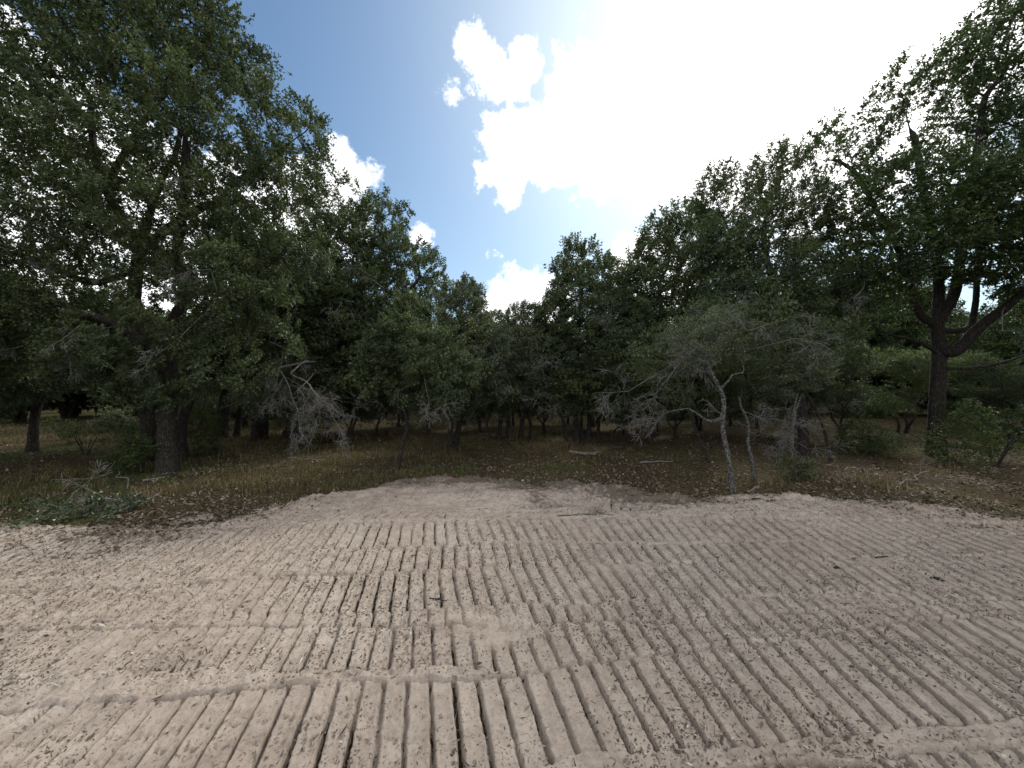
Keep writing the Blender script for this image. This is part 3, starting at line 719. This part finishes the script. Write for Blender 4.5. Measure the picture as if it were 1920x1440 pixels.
small('tall airy oak with feathery top behind the pale saplings', (1508, 855), 9.1, [(1505, 800), (1500, 740), (1480, 640), (1450, 540), (1430, 440)],
      [PB(1350, 370, 10, 50, .9, .6), PB(1450, 350, 10, 58, 1.0, .6), PB(1400, 430, 9.8, 65, 1.1, .8), PB(1500, 430, 9.6, 60, 1.1, .9), PB(1350, 480, 9.6, 65, 1.1), PB(1440, 530, 9.2, 75, 1.3), PB(1540, 530, 9.2, 60, 1.1), PB(1370, 580, 9, 65, 1.1), PB(1480, 610, 8.8, 65, 1.1), PB(1340, 335, 10, 18, .4, .5), PB(1465, 308, 10, 20, .4, .5), PB(1560, 620, 9, 45, .9)], 2000, 17, .12, .05,
      limbs=[(0, .6, [P(1420, 600, 9.2), P(1380, 500, 9.5), P(1355, 420, 9.8)], .05, .025)],
      step=.2, maxn=3800, n_spr=4, n_leaf=6, slen=.22, L=.07, W=.036, leaf=M_live)
b = gp(1330, 850, 8.4)
grow('live_oak', 'grey twiggy low oak drooping behind the lichened saplings', 'tree',
     [(path(gp(1560, 850, 8.4), 8.4, (1540, 790), (1500, 720), (1450, 650)), .032, .02), (path(b, 8.4, (1300, 790), (1290, 720), (1310, 650)), .03, .02)],
     [PB(1290, 640, 7.6, 65, .9), PB(1380, 640, 7.6, 65, .9), PB(1460, 650, 7.6, 60, .9), PB(1220, 670, 7.8, 50, .8), PB(1530, 660, 7.6, 45, .7), PB(1250, 720, 7.6, 40, .6), PB(1330, 605, 7.8, 42, .8), PB(1420, 600, 7.8, 42, .8)],
     1300, step=.15, maxn=2300, seed=18, n_spr=2, n_leaf=3, slen=.2, L=.058, W=.03, leaf=M_live, twig=M_twig, thin=4, droop=.2, base=b,
     dead=[(P(1300, 640, 6.6), (-.5, -.4, -.3), .9, .010), (P(1260, 700, 6.7), (-.5, -.3, -.3), .9, .010), (P(1400, 620, 6.6), (.6, -.4, .1), .9, .010), (P(1330, 600, 6.6), (.2, -.5, .3), .8, .009), (P(1200, 720, 6.9), (-.5, -.3, -.3), .9, .010), (P(1470, 640, 6.6), (.5, -.3, .3), .8, .009)])

# pale lichened saplings on the edge of the sand
b = gp(1375, 922)
grow('lichen_sapling', 'pale lichen-spotted sapling forking above its bent stem', 'sapling',
     [(path(b, 6.15, (1366, 860), (1355, 808), (1357, 770), (1354, 740), (1342, 715), (1329, 688), (1322, 660)), .043, .016)],
     [PB(1310, 640, 6.1, 50, .5), PB(1350, 620, 6.1, 40, .4), PB(1270, 650, 6.1, 35, .4)], 260, step=.1, maxn=700, seed=20,
     limbs=[(0, .36, [P(1330, 790, 6.0), P(1308, 776, 6.0), P(1288, 765, 6.0)], .028, .012), (0, .62, [P(1364, 716, 6.1), P(1374, 703, 6.1), P(1393, 698, 6.1), P(1394, 688, 6.1)], .022, .008)],
     n_spr=2, n_leaf=5, slen=.12, L=.04, W=.018, leaf=M_grey, bark=M_barkL, twig=M_dead, tip_r=.003, limb_obj=.012, bumpy=.12, base=b,
     dead=[(P(1290, 766, 6.0), (-.9, -.1, .1), .8, .010), (P(1352, 775, 6.05), (-.7, -.2, .6), .4, .009, 2), (P(1310, 650, 6.0), (-.9, -.2, .2), .5, .009), (P(1325, 660, 6.0), (-.6, -.2, -.6), .55, .008)])
b = gp(1413, 900)
grow('lichen_sapling', 'broken-topped pale sapling with one thin sideways twig', 'sapling',
     [(path(b, 6.8, (1411, 870), (1402, 830), (1404, 810), (1400, 785), (1390, 765), (1386, 743)), .036, .014)],
     [PB(1405, 815, 6.8, 14, .15)], 12, step=.08, maxn=80, seed=21, n_leaf=0, bark=M_barkL, twig=M_dead, tip_r=.003, limb_obj=.012, base=b,
     dead=[(P(1395, 772, 6.75), (1, -.1, .05), .85, .012, 3, .01), (P(1402, 800, 6.75), (-.7, -.1, .3), .2, .006, 1)])
b = gp(1482, 889)
grow('lichen_sapling', 'pale sapling wrapped in tangled bare twigs before a dark trunk', 'sapling',
     [(path(b, 7.2, (1484, 850), (1487, 800), (1492, 770), (1504, 738)), .038, .016), (path(P(1487, 800, 7.2), 7.15, (1490, 760), (1500, 725), (1510, 690)), .018, .008)],
     [PB(1500, 700, 7.2, 40, .5), PB(1530, 690, 7.1, 30, .4), PB(1470, 720, 7.2, 30, .4)], 160, step=.1, maxn=420, seed=22,
     n_spr=3, n_leaf=5, slen=.12, L=.045, W=.021, leaf=M_grey, bark=M_barkL, twig=M_twig, tip_r=.003, limb_obj=.012, base=b,
     dead=[(P(1486, 800, 7.0), (-.8, -.3, -.2), .7, .011), (P(1488, 790, 7.0), (.6, -.3, -.4), .7, .010), (P(1484, 810, 7.0), (-.6, -.2, -.5), .6, .009), (P(1488, 770, 7.0), (-.9, -.2, .2), .6, .008), (P(1486, 830, 7.0), (-.5, -.3, .4), .6, .008)])

# post oak at the right
b = gp(1754, 855, 9.2)
bl = [PB(1540, 290, 9.6, 50, .7, .9), PB(1620, 235, 9.6, 48, .7, .9), PB(1685, 160, 9.6, 44, .7, .9), PB(1780, 135, 9.4, 55, .8, .9), PB(1870, 85, 9.2, 58, .9, .9), PB(1700, 270, 9.4, 58, .9, .6), PB(1810, 250, 9.4, 62, .9, .55), PB(1730, 195, 9.5, 48, .7, .8), PB(1830, 150, 9.3, 52, .8, .8), PB(1650, 310, 9.5, 50, .8, .7),
      PB(1900, 220, 9, 70, 1.1, .5), PB(1600, 380, 9, 62, 1.0), PB(1690, 400, 8.6, 85, 1.4, 1.8), PB(1790, 390, 8.4, 90, 1.4, 2.0), PB(1890, 380, 8.4, 90, 1.4, 1.9), PB(1640, 480, 8.6, 70, 1.2, 1.7), PB(1740, 460, 8.4, 70, 1.2, 1.7), PB(1860, 460, 8.4, 80, 1.3, 1.5),
      PB(2010, 150, 9, 130, 2, .8), PB(2030, 380, 8.6, 130, 2, .9), PB(1980, 20, 9.2, 110, 1.8, .8), PB(1580, 470, 9, 50, 1.0), PB(1960, 520, 8.4, 70, 1.2, .7), PB(1620, 560, 9, 45, .9, .7)]
grow('post_oak', 'tall post oak with thick straight trunk and spreading open crown', 'tree',
     [(path(b, 9.2, (1756, 790), (1758, 720), (1761, 650), (1757, 600), (1760, 540), (1752, 450), (1730, 350), (1715, 250)), .17, .06)],
     bl, 3000, step=.2, maxn=6000, seed=25,
     limbs=[(0, .38, [P(1790, 660, 9.0), P(1840, 610, 8.8), P(1880, 580, 8.6), P(1920, 545, 8.5), P(1990, 470, 8.5)], .14, .06),
            (0, .50, [P(1785, 560, 9.2), P(1798, 510, 9.2), P(1805, 420, 9.2), P(1830, 300, 9.3), P(1845, 180, 9.3)], .13, .05),
            (0, .48, [P(1725, 590, 9.2), P(1708, 550, 9.2), P(1690, 480, 9.2), P(1640, 390, 9.3), P(1610, 330, 9.4), P(1570, 300, 9.5)], .09, .035),
            (0, .44, [P(1815, 615, 9.6), P(1830, 560, 9.6), P(1835, 480, 9.6), P(1880, 360, 9.4)], .08, .04),
            (0, .34, [P(1720, 640, 9.0), P(1680, 630, 8.9), P(1640, 615, 8.8)], .05, .02),
            (0, .30, [P(1820, 690, 8.8), P(1880, 680, 8.6), P(1940, 660, 8.5)], .045, .02)],
     n_spr=3, n_leaf=5, slen=.22, L=.078, W=.046, leaf=M_post, thin=3, bumpy=.08, base=b,
     dead=[(P(1880, 620, 8.2), (.5, -.2, -.1), .9, .012), (P(1600, 560, 8.2), (-.5, -.4, -.2), .9, .012)])
# darker oaks behind the post oak
small('shaded oak with an upright trunk far behind the saplings', (1652, 775), 21, [(1655, 730), (1650, 680), (1660, 620), (1650, 540)],
      [PB(1640, 560, 21, 70, 2.4), PB(1700, 600, 21, 60, 2.2), PB(1590, 600, 21, 55, 2.2), PB(1650, 640, 20, 60, 2.2), PB(1720, 650, 20, 50, 2), PB(1600, 660, 20, 50, 2)], 800, 30, .28, .14,
      step=.45, maxn=1500, n_spr=5, n_leaf=7, slen=.45, L=.15, W=.085, leaf=M_post)
small('leafy oak filling the gap right of the post oak', (1850, 790), 16, [(1852, 740), (1845, 690), (1850, 630)],
      [PB(1850, 640, 15.6, 60, 1.8), PB(1900, 620, 15.6, 60, 1.8), PB(1960, 640, 15.6, 70, 2), PB(1800, 660, 15.6, 45, 1.5), PB(1880, 700, 15, 50, 1.5), PB(1760, 690, 15.6, 40, 1.4)], 800, 31, .16, .08,
      step=.32, maxn=1900, n_spr=5, n_leaf=7, slen=.34, L=.095, W=.055, leaf=M_post)

# ------------------------------------------------------------------ woodland behind: prototypes, then individual copies
def copy_tree(o, parent=None):
    c = o.copy(); COL.objects.link(c); c.parent = parent
    if parent is not None: c.matrix_parent_inverse = o.matrix_parent_inverse.copy()
    for ch in o.children: copy_tree(ch, c)
    return c
protos = []
KINDS = ['two-stemmed shaded oak', 'single-stemmed bright green oak', 'three-stemmed shaded oak', 'grey-leaved low oak', 'tall two-stemmed shaded oak']
BACK = 'shaded woodland oak, one of many standing behind the front row'
for s in range(5):
    rg = np.random.default_rng(200 + s)
    hgt = [5.2, 6.0, 5.6, 4.8, 6.6][s]
    st = []
    for k in range([2, 1, 3, 2, 2][s]):
        a = rg.uniform(0, 6.28); q = np.array([math.cos(a), math.sin(a), 0])
        st.append(([q * .12 * k + (0, 0, -.08), q * (.15 + .2 * k) + (0, 0, .8), q * (.25 + .35 * k) + rg.normal(0, .1, 3) + (0, 0, 1.6), q * (.4 + .5 * k) + rg.normal(0, .2, 3) + (0, 0, 2.6)], rg.uniform(.07, .13), .05))
    bb = []
    for k in range(14):
        a = rg.uniform(0, 6.28); rr = rg.uniform(.3, 1.9); z = rg.uniform(1.25 if s not in (2, 3) else .7, hgt - .6)
        rr *= 1 - .5 * abs(z - hgt * .55) / hgt
        q = rg.uniform(.65, 1.1); bb.append((rr * math.cos(a), rr * math.sin(a), z, q, q, q * .85))
    bb.append((0, 0, hgt - .5, .8, .8, .7))
    r = grow('woodland_oak', BACK, 'tree', st, bb, 900, step=.3, maxn=1700, seed=300 + s, n_spr=4, n_leaf=7, slen=.34, L=.12, W=.066, tip_r=.006,
             leaf=[M_live, M_liveb, M_live, M_grey, M_live][s], base=(0, 0, 0), group='woodland oaks behind the front row', limb_obj=.05, layers=1)
    protos.append(r)
rg = np.random.default_rng(77)
young = []
for s in range(3):
    r2 = np.random.default_rng(250 + s); st = []
    for k in range([3, 2, 4][s]):
        a = r2.uniform(0, 6.28); q = np.array([math.cos(a), math.sin(a), 0]); z = 0; pts = [q * .1 + (0, 0, -.08)]
        for w in range(5):
            pts.append(q * (.12 + .13 * w) + (*r2.normal(0, .09, 2), .35 * (w + 1)))
        st.append((pts, r2.uniform(.025, .045), .018))
    bb = [(r2.uniform(-.8, .8), r2.uniform(-.8, .8), r2.uniform(.85, 2.8), r2.uniform(.4, .65), r2.uniform(.4, .65), r2.uniform(.3, .5)) for k in range(13)]
    r = grow('young_oak', 'x', 'tree', st, bb, 650, step=.15, maxn=1400, seed=330 + s, n_spr=3, n_leaf=4, slen=.2, L=.062, W=.032, leaf=[M_live, M_grey, M_liveb][s], twig=M_twig, tip_r=.003, base=(0, 0, 0), limb_obj=.025,
             dead=[((.5, -.6, 1.2), (.4, -.5, -.2), .8, .012, 3), ((-.5, -.6, 1.4), (-.5, -.4, 0), .8, .012, 3)])
    young.append(r)
YL = ['bushy young oak on crooked thin stems', 'grey-leaved young oak on two thin stems', 'bright-leaved young oak on many thin stems']
ywhere = [(560, 835, 1, 'beside the leaning oak'), (655, 828, 0, 'between the leaning oak and the kinked young oak'), (700, 815, 1, 'in the dry grass past the leaning oak'), (800, 812, 0, 'behind the kinked young oak'), (905, 808, 1, 'behind the dark twin-stem oak'),
          (1020, 812, 0, 'between the crooked clump and the thicket'), (1165, 812, 1, 'right of the many-stemmed thicket'), (1265, 824, 0, 'beside the single dark trunk'), (1310, 808, 2, 'behind the lichened saplings'), (1430, 822, 1, 'close behind the broken-topped sapling'),
          (1580, 826, 0, 'between the saplings and the low shrub'), (1690, 815, 2, 'just left of the post oak'), (385, 812, 1, 'behind the largest oak trunk'), (230, 800, 0, 'left behind the largest oak trunk'), (1110, 800, 2, 'behind the many-stemmed thicket'), (960, 800, 2, 'behind the crooked clump'), (1840, 812, 0, 'right of the post oak'), (750, 800, 2, 'in the grass beyond the kinked young oak'), (610, 806, 2, 'behind the leaning oak'), (870, 796, 2, 'far behind the dark twin-stem oak'), (1060, 795, 1, 'far behind the thicket stems'), (1215, 800, 2, 'behind the single dark trunk'), (1370, 800, 0, 'behind the tallest lichened sapling'), (1500, 812, 2, 'behind the twig-wrapped sapling'), (460, 800, 2, 'behind the thin-stemmed young oak')]
yused = set()
for px, py, s, where in ywhere:
    o = young[s] if s not in yused else copy_tree(young[s]); yused.add(s)
    p = gp(px, py); o.location = (p[0], p[1], float(gz(p[0], p[1])) - .02); k = rg.uniform(.9, 1.25)
    o.scale = (k * rg.uniform(.9, 1.15), k, k * rg.uniform(.9, 1.1)); o.rotation_euler = (0, 0, rg.uniform(0, 6.28))
    o['label'] = YL[s] + ' ' + where; o['group'] = 'young understorey oaks'
spots = []
# spots sighted in the photograph: stems left of the big oak and behind the gaps
for px, py, s, k in [(120, 786, 0, .9), (142, 783, 2, .95), (192, 782, 0, .9), (30, 792, 2, .95), (240, 776, 3, .95), (330, 775, 1, .9), (390, 770, 0, .9), (600, 768, 1, .9), (690, 770, 0, .95),
                     (870, 768, 4, .85), (915, 772, 1, .72), (960, 766, 0, .72), (1005, 770, 3, .78), (1040, 768, 4, .85), (780, 768, 2, .9), (830, 770, 1, .85), (1150, 768, 4, 1.0), (1210, 770, 1, 1.1), (1330, 775, 4, 1.05), (1400, 772, 0, 1.1), (1570, 776, 1, 1.15), (1720, 772, 4, 1.1), (1790, 774, 0, 1.1), (1920, 780, 1, 1.1), (1480, 775, 4, 1.1)]:
    p = gp(px, py); spots.append((p[0], p[1], s, k))
for px in range(300, 2100, 42):                       # low thicket closing the view under the crowns
    dd = rg.uniform(18, 25); q = P(px + rg.uniform(-25, 25), 720, dd)
    if all(math.hypot(q[0] - w[0], q[1] - w[1]) > 1.2 for w in spots): spots.append((q[0], q[1], int(rg.choice([2, 3, 3, 0])), rg.uniform(.7, .95)))
while len(spots) < 175:
    y = rg.uniform(20, 46); x = rg.uniform(-2.1, 2.1) * y
    if all(math.hypot(x - q[0], y - q[1]) > 2.6 for q in spots):
        spots.append((x, y, int(rg.integers(0, 5)), rg.uniform(.85, 1.15)))
for i in range(26):                                  # flanks just outside the view
    sgn = -1 if i % 2 else 1
    y = rg.uniform(2, 15); x = sgn * (rg.uniform(1.6, 2.6) * y + 5)
    if all(math.hypot(x - q[0], y - q[1]) > 2.4 for q in spots): spots.append((x, y, int(rg.integers(0, 5)), rg.uniform(.9, 1.3)))
used = set()
for x, y, s, k in spots:
    o = protos[s] if s not in used else copy_tree(protos[s]); used.add(s)
    zone = ('left of the largest oak' if x < -.78 * y else 'between the largest oak and the leaning oak' if x < -.36 * y else 'in the gap behind the young oaks' if x < .2 * y
            else 'behind the saplings' if x < .85 * y else 'beyond the post oak')
    o['label'] = KINDS[s] + ' ' + zone + (', deep in the wood' if y > 26 else ''); o['group'] = KINDS[s] + ' trees ' + zone
    o.location = (x, y, float(gz(x, y)) - .02); o.rotation_euler = (0, 0, rg.uniform(0, 6.28)); o.scale = (k, k, k * rg.uniform(.92, 1.06))

# far-off mass of wood closing the view
n = 30000
yy = rg.uniform(47, 64, n); xx = rg.uniform(-1.7, 1.7, n) * yy
top = 5.0 + 2.6 * fbm(xx, yy * .5, .16, 3, 130) + 1.0 * fbm(xx, yy, .6, 2, 133)
zz = .05 + top * rg.uniform(0, 1, n) ** 1.1
V, T = leaves(np.stack([xx, yy, zz], -1), rg.normal(0, 1, (n, 3)), 1.15, .85, rg)
tag(mesh_from('far_woodland', V, T, M_live), 'far-off mass of oak woodland closing the view', 'woodland', kind='stuff')

# ------------------------------------------------------------------ shrubs
def shrub(label, px, py, dd, rpx, hpx, seed, n=260, leaf=None, Lf=.05, **k):
    b = gp(px, py, dd); r = rpx / F * dd; hh = hpx / F * dd
    rg = np.random.default_rng(seed); st = []
    for i in range(5):
        a = rg.uniform(0, 6.28); q = np.array([math.cos(a) * r, math.sin(a) * r, 0])
        st.append(([b + q * .08, b + q * .25 + (0, 0, hh * .35), b + q * .45 + (0, 0, hh * .6)], .014, .007))
    bb = [(b[0] + rg.uniform(-.9, .9) * r, b[1] + rg.uniform(-.7, .7) * r, b[2] + hh * rg.uniform(.2, .95), r * .5, r * .5, hh * .26) for i in range(8)]
    return grow('shrub', label, 'shrub', st, bb, n, step=max(.07, r * .14), maxn=n * 2, seed=seed, n_spr=k.get('n_spr', 2), n_leaf=4, slen=.16, L=Lf, W=Lf * .55, leaf=leaf or M_shrub, tip_r=.003, limb_obj=.05, base=b, layers=0)
shrub('broad dark shrub at the foot of the post oak', 1860, 872, 8.0, 75, 110, 41, 600)
shrub('dark leafy shrub in front of the largest oak stems', 262, 880, 7.3, 38, 80, 50, 260)
shrub('low leafy shrub on the lit grass behind the post oak', 1890, 815, 11.5, 60, 60, 42, 300, M_post, .075)
shrub('low shrub between the saplings and the post oak', 1625, 850, 9.4, 48, 70, 43, 300)
shrub('shrub hugging the base of a far shaded trunk', 1610, 782, 19.5, 30, 28, 44, 200, None, .12)
shrub('leafy shrub crowding the largest oak trunk from behind', 355, 852, 9.2, 42, 90, 45, 300)
shrub('open shrub with pale leaves on the sunlit grass beyond the largest oak', 225, 805, 13.5, 38, 45, 46, 200, M_grey, .08)
shrub('thin wiry shrub alone on the shaded litter left of the largest oak', 160, 850, 9.4, 35, 62, 47, 90, None, .035, n_spr=1)
shrub('thin wiry shrub near the far sunlit strip of grass', 118, 820, 12, 28, 50, 48, 80, None, .045, n_spr=1)
shrub('small green seedling beside the lichened saplings', 1500, 905, 6.7, 24, 42, 49, 90, M_liveb, .045)

# ------------------------------------------------------------------ cut leafy branch and fallen sticks
b = gp(150, 975, 4.95); b[2] += .06
bl = []
rg = np.random.default_rng(60)
for px, py, rr in [(60, 985, .16), (110, 975, .2), (160, 965, .22), (200, 950, .2), (130, 955, .16), (30, 995, .13), (190, 975, .14), (240, 955, .12), (80, 960, .14)]:
    q = P(px, py, H * F / (py - 720) * .98); bl.append((q[0], q[1], .10, rr, rr * .75, .09))
grow('cut_branch', 'freshly cut leafy oak branch dumped at the edge of the sand', 'branch',
     [([P(268, 942, 5.35) * (1, 1, 0) + (0, 0, .10), P(240, 946, 5.3) * (1, 1, 0) + (0, 0, .06), P(212, 945, 5.25) * (1, 1, 0) + (0, 0, .12), P(190, 950, 5.2) * (1, 1, 0) + (0, 0, .16), P(150, 958, 5.1) * (1, 1, 0) + (0, 0, .16)], .022, .012)],
     bl, 360, step=.09, maxn=800, seed=61, n_spr=2, n_leaf=3, slen=.11, L=.055, W=.028, layers=0, leaf=M_cut, bark=M_dead, twig=M_dead, tip_r=.003, limb_obj=.02, base=b,
     dead=[(P(165, 960, 5.0) * (1, 1, 0) + (0, 0, .16), (.5, -.2, .5), .5, .009, 2, .02), (P(200, 950, 5.1) * (1, 1, 0) + (0, 0, .16), (-.6, 0, .4), .5, .009, 2, .02)])
def stick(label, px, py, px2, py2, r, seed, lev=1, rise=.02, mat=None):
    a = gp(px, py); c = gp(px2, py2); rg = np.random.default_rng(seed)
    a[2] = max(float(gz(a[0], a[1])), float(sand_h(a[0], a[1]))) + r * .8; c[2] = max(float(gz(c[0], c[1])), float(sand_h(c[0], c[1]))) + r * .8 + rise
    root = bpy.data.objects.new('fallen_stick', None); COL.objects.link(root); root.location = a; tag(root, label, 'stick')
    ln = np.linalg.norm(c - a); n = 8
    pts = np.array([a + (c - a) * t for t in np.linspace(0, 1, n)]) - a
    pts[1:-1] += rg.normal(0, ln * .025, (n - 2, 3)) * (1, 1, .3)
    q = spline(np.column_stack([pts, np.linspace(r, r * .5, n)]), 3)
    V, Fq = tube(q[:, :3], q[:, 3], 8, rg, .08); mesh_from('stem', V, Fq, mat or M_dead, root, True)
    for k in range(lev):
        i = rg.integers(2, n - 1); out = []
        dd = (c - a) / ln + rg.normal(0, .6, 3); dd[2] = abs(dd[2]) * .25
        spray_chains(pts[i], dd, ln * rg.uniform(.25, .45), r * .5, 1, rg, out, 0.0, .25)
        bag = Bag()
        for p_, rr in out:
            p_[:, 2] = np.maximum(p_[:, 2], -r * .5); bag.add(*tube(p_, np.maximum(rr, .002), 5))
        bag.build('side_twig', mat or M_dead, root)
stick('pale curved stick beside the cut leafy branch', 205, 968, 282, 938, .016, 70, 2)
stick('bleached forked stick lying on litter below the post oak', 1685, 918, 1742, 893, .012, 71, 2, .08)
stick('short pale stick at the foot of the broken-topped sapling', 1402, 926, 1432, 907, .02, 72, 0, .02)
stick('grey log lying in front of the many-stemmed thicket', 1068, 848, 1118, 854, .045, 73, 1)
stick('thin pale stick flat on the litter right of the thicket', 1200, 866, 1262, 866, .016, 74, 0)
stick('grey stick on the litter before the largest oak', 268, 905, 310, 902, .02, 75, 0)
stick('thin upright stick stuck in the litter by the largest oak', 238, 918, 222, 890, .012, 76, 0, .12)
stick('pale stick in the dry grass below the twin-trunk oak', 540, 862, 612, 868, .018, 77, 1)
stick('dark root lying across the sand crest', 1045, 975, 1150, 972, .005, 78, 2, 0, M_bark)
stick('dark twig lying on the ribbed sand right of centre', 1640, 1053, 1670, 1052, .007, 79, 1, 0, M_bark)
stick('curled twig caught in a track groove', 1368, 1235, 1398, 1258, .004, 80, 2, .01, M_bark)
stick('short twig lying across one track shoe print', 805, 1133, 838, 1138, .005, 81, 1, 0, M_bark)
stick('small snag at the sand edge near the lichened saplings', 1395, 945, 1440, 938, .014, 82, 2, .03, M_bark)
# ------------------------------------------------------------------ dark clods dropped on the sand
def clod(label, px, py, r, seed):
    p = gp(px, py); p[2] = float(sand_h(p[0], p[1])) + r * .25; rg = np.random.default_rng(seed)
    u, v = np.meshgrid(np.linspace(0, 2 * math.pi, 14, endpoint=False), np.linspace(.02, math.pi - .02, 9))
    R = r * (1 + .28 * np.sin(u * 2 + seed) * np.sin(v) + .16 * np.sin(u * 5 + v * 4) * np.sin(v))
    R = R * (1 + rg.normal(0, .07, R.shape) * np.sin(v))
    V = np.stack([R * np.sin(v) * np.cos(u) * 1.4, R * np.sin(v) * np.sin(u), R * np.cos(v) * .7], -1).reshape(-1, 3)
    i = np.arange(9 * 14).reshape(9, 14); Fq = np.stack([i[:-1], np.roll(i, -1, 1)[:-1], np.roll(i, -1, 1)[1:], i[1:]], -1).reshape(-1, 4)
    o = mesh_from('soil_clod', V, Fq, M_bark, None, False); o.location = p; tag(o, label, 'clod')
clod('dark soil clod resting on a track rib below the dark twig', 1568, 1073, .016, 1)
clod('larger dark soil clod on the ribbed sand', 1752, 1093, .022, 2)
clod('tiny dark soil clod beside the larger one', 1768, 1098, .010, 3)

# ------------------------------------------------------------------ loose stuff: chips, litter, grass
rg = np.random.default_rng(90)
def flat_bits(x, y, z, L, W, tilt, rg, sig=.45):
    n = len(x); a = rg.uniform(0, 6.28, n)
    ax = np.stack([np.cos(a), np.sin(a), rg.normal(0, tilt, n)], -1); s = np.stack([-np.sin(a), np.cos(a), rg.normal(0, tilt, n)], -1)
    p = np.stack([x, y, z], -1); L = (L * rg.lognormal(0, sig, n))[:, None]; W = (W * rg.lognormal(0, .45, n))[:, None]
    up = np.array([0, 0, 1.0]); c = rg.uniform(-.1, .25, (n, 1)) * L
    V = np.stack([p - ax * L * .5, p - s * W * .5 + up * c * .5, p + ax * L * .5 + up * c, p + s * W * .5 + up * c * .3], 1).reshape(-1, 3)
    b_ = np.arange(n)[:, None] * 4
    return V, np.concatenate([b_ + np.array([0, 1, 2]), b_ + np.array([0, 2, 3])], 1).reshape(-1, 3)
n = 210000
y = .3 + 7.4 * rg.uniform(0, 1, n) ** 1.25; x = rg.uniform(-1, 1, n) * (1.5 * y + 1.2)
m = sand_mask(x, y); dens = np.clip(.36 + 1.7 * fbm(x, y, .9, 3, 140) + 1.2 * fbm(x, y, 5, 2, 143), .04, 1) + .7 * sstep(2.4, .3, m) + .5 * (sand_h(x, y) < .022) + 1.4 * soil_band(x, y)
k = (m > -.2) & (rg.uniform(0, 1, n) < dens); x, y = x[k], y[k]
V, T = flat_bits(x, y, np.maximum(sand_h(x, y), gz(x, y)) + .002, .013, .007, .4, rg, .7)
tag(mesh_from('wood_chips', V, T, M_chip), 'dark bark chips and leaf scraps strewn over the sand', 'debris', kind='stuff')
n = 150000
y = 3.5 + 17 * rg.uniform(0, 1, n) ** 1.7; x = rg.uniform(-1, 1, n) * (1.45 * y + .5)
m = -sand_mask(x, y); k = rg.uniform(0, 1, n) < sstep(-1.2, .0, m) ** 1.3 * np.clip(.8 + fbm(x, y, .7, 3, 150) + .2 * sstep(0, .5, x / y), .1, 1); x, y = x[k], y[k]
V, T = flat_bits(x, y, np.maximum(gz(x, y), sand_h(x, y)) + .008, .036, .02, .4, rg)
tag(mesh_from('leaf_litter', V, T, M_litter), 'brown fallen oak leaves covering the ground under the trees', 'litter', kind='stuff')
def grass(name, label, mat, n_tuft, per, hgt, seed, dens_seed, ylo, yhi, thr):
    rg = np.random.default_rng(seed)
    y = ylo + (yhi - ylo) * rg.uniform(0, 1, n_tuft) ** 1.4; x = rg.uniform(-1.45, 1.45, n_tuft) * y
    k = (sand_mask(x, y) < -.15) & (fbm(x, y, .45, 3, dens_seed) + .45 * fbm(x, y, 2.2, 3, dens_seed + 4) > thr + .5 * sstep(.05, .5, x / y) - .12 * sstep(9, 12, y)); x, y = x[k], y[k]
    n = len(x) * per
    X_ = np.repeat(x, per) + rg.normal(0, .06, n); Y_ = np.repeat(y, per) + rg.normal(0, .06, n); Z_ = gz(X_, Y_) - .01
    hh = hgt * np.repeat(rg.uniform(.5, 1.3, len(x)), per) * rg.uniform(.4, 1.2, n)
    a = rg.uniform(0, 6.28, n); lean = rg.uniform(.1, .9, n)
    dx, dy = np.cos(a) * lean * hh, np.sin(a) * lean * hh; w = rg.uniform(.0018, .0035, n) * (1 + Y_ * .06); sx, sy = -np.sin(a) * w, np.cos(a) * w
    b0 = np.stack([X_ - sx, Y_ - sy, Z_], -1); b1 = np.stack([X_ + sx, Y_ + sy, Z_], -1)
    m0 = np.stack([X_ + dx * .35 - sx * .8, Y_ + dy * .35 - sy * .8, Z_ + hh * .62], -1); m1 = np.stack([X_ + dx * .35 + sx * .8, Y_ + dy * .35 + sy * .8, Z_ + hh * .62], -1)
    tp = np.stack([X_ + dx, Y_ + dy, Z_ + hh * (1 - .3 * lean)], -1)
    V = np.stack([b0, b1, m0, m1, tp], 1).reshape(-1, 3); q = np.arange(n)[:, None] * 5
    T = np.concatenate([q + np.array([0, 1, 3]), q + np.array([0, 3, 2]), q + np.array([2, 3, 4])], 1).reshape(-1, 3)
    tag(mesh_from(name, V, T, mat), label, 'grass', kind='stuff')
grass('dry_grass', 'golden dry grass tufts between the oak stems', M_grassd, 8000, 12, .15, 160, 170, 5.2, 20, .06)
grass('green_grass', 'low green grass growing through the leaf litter', M_grassg, 8000, 12, .11, 161, 180, 5.2, 24, .20)
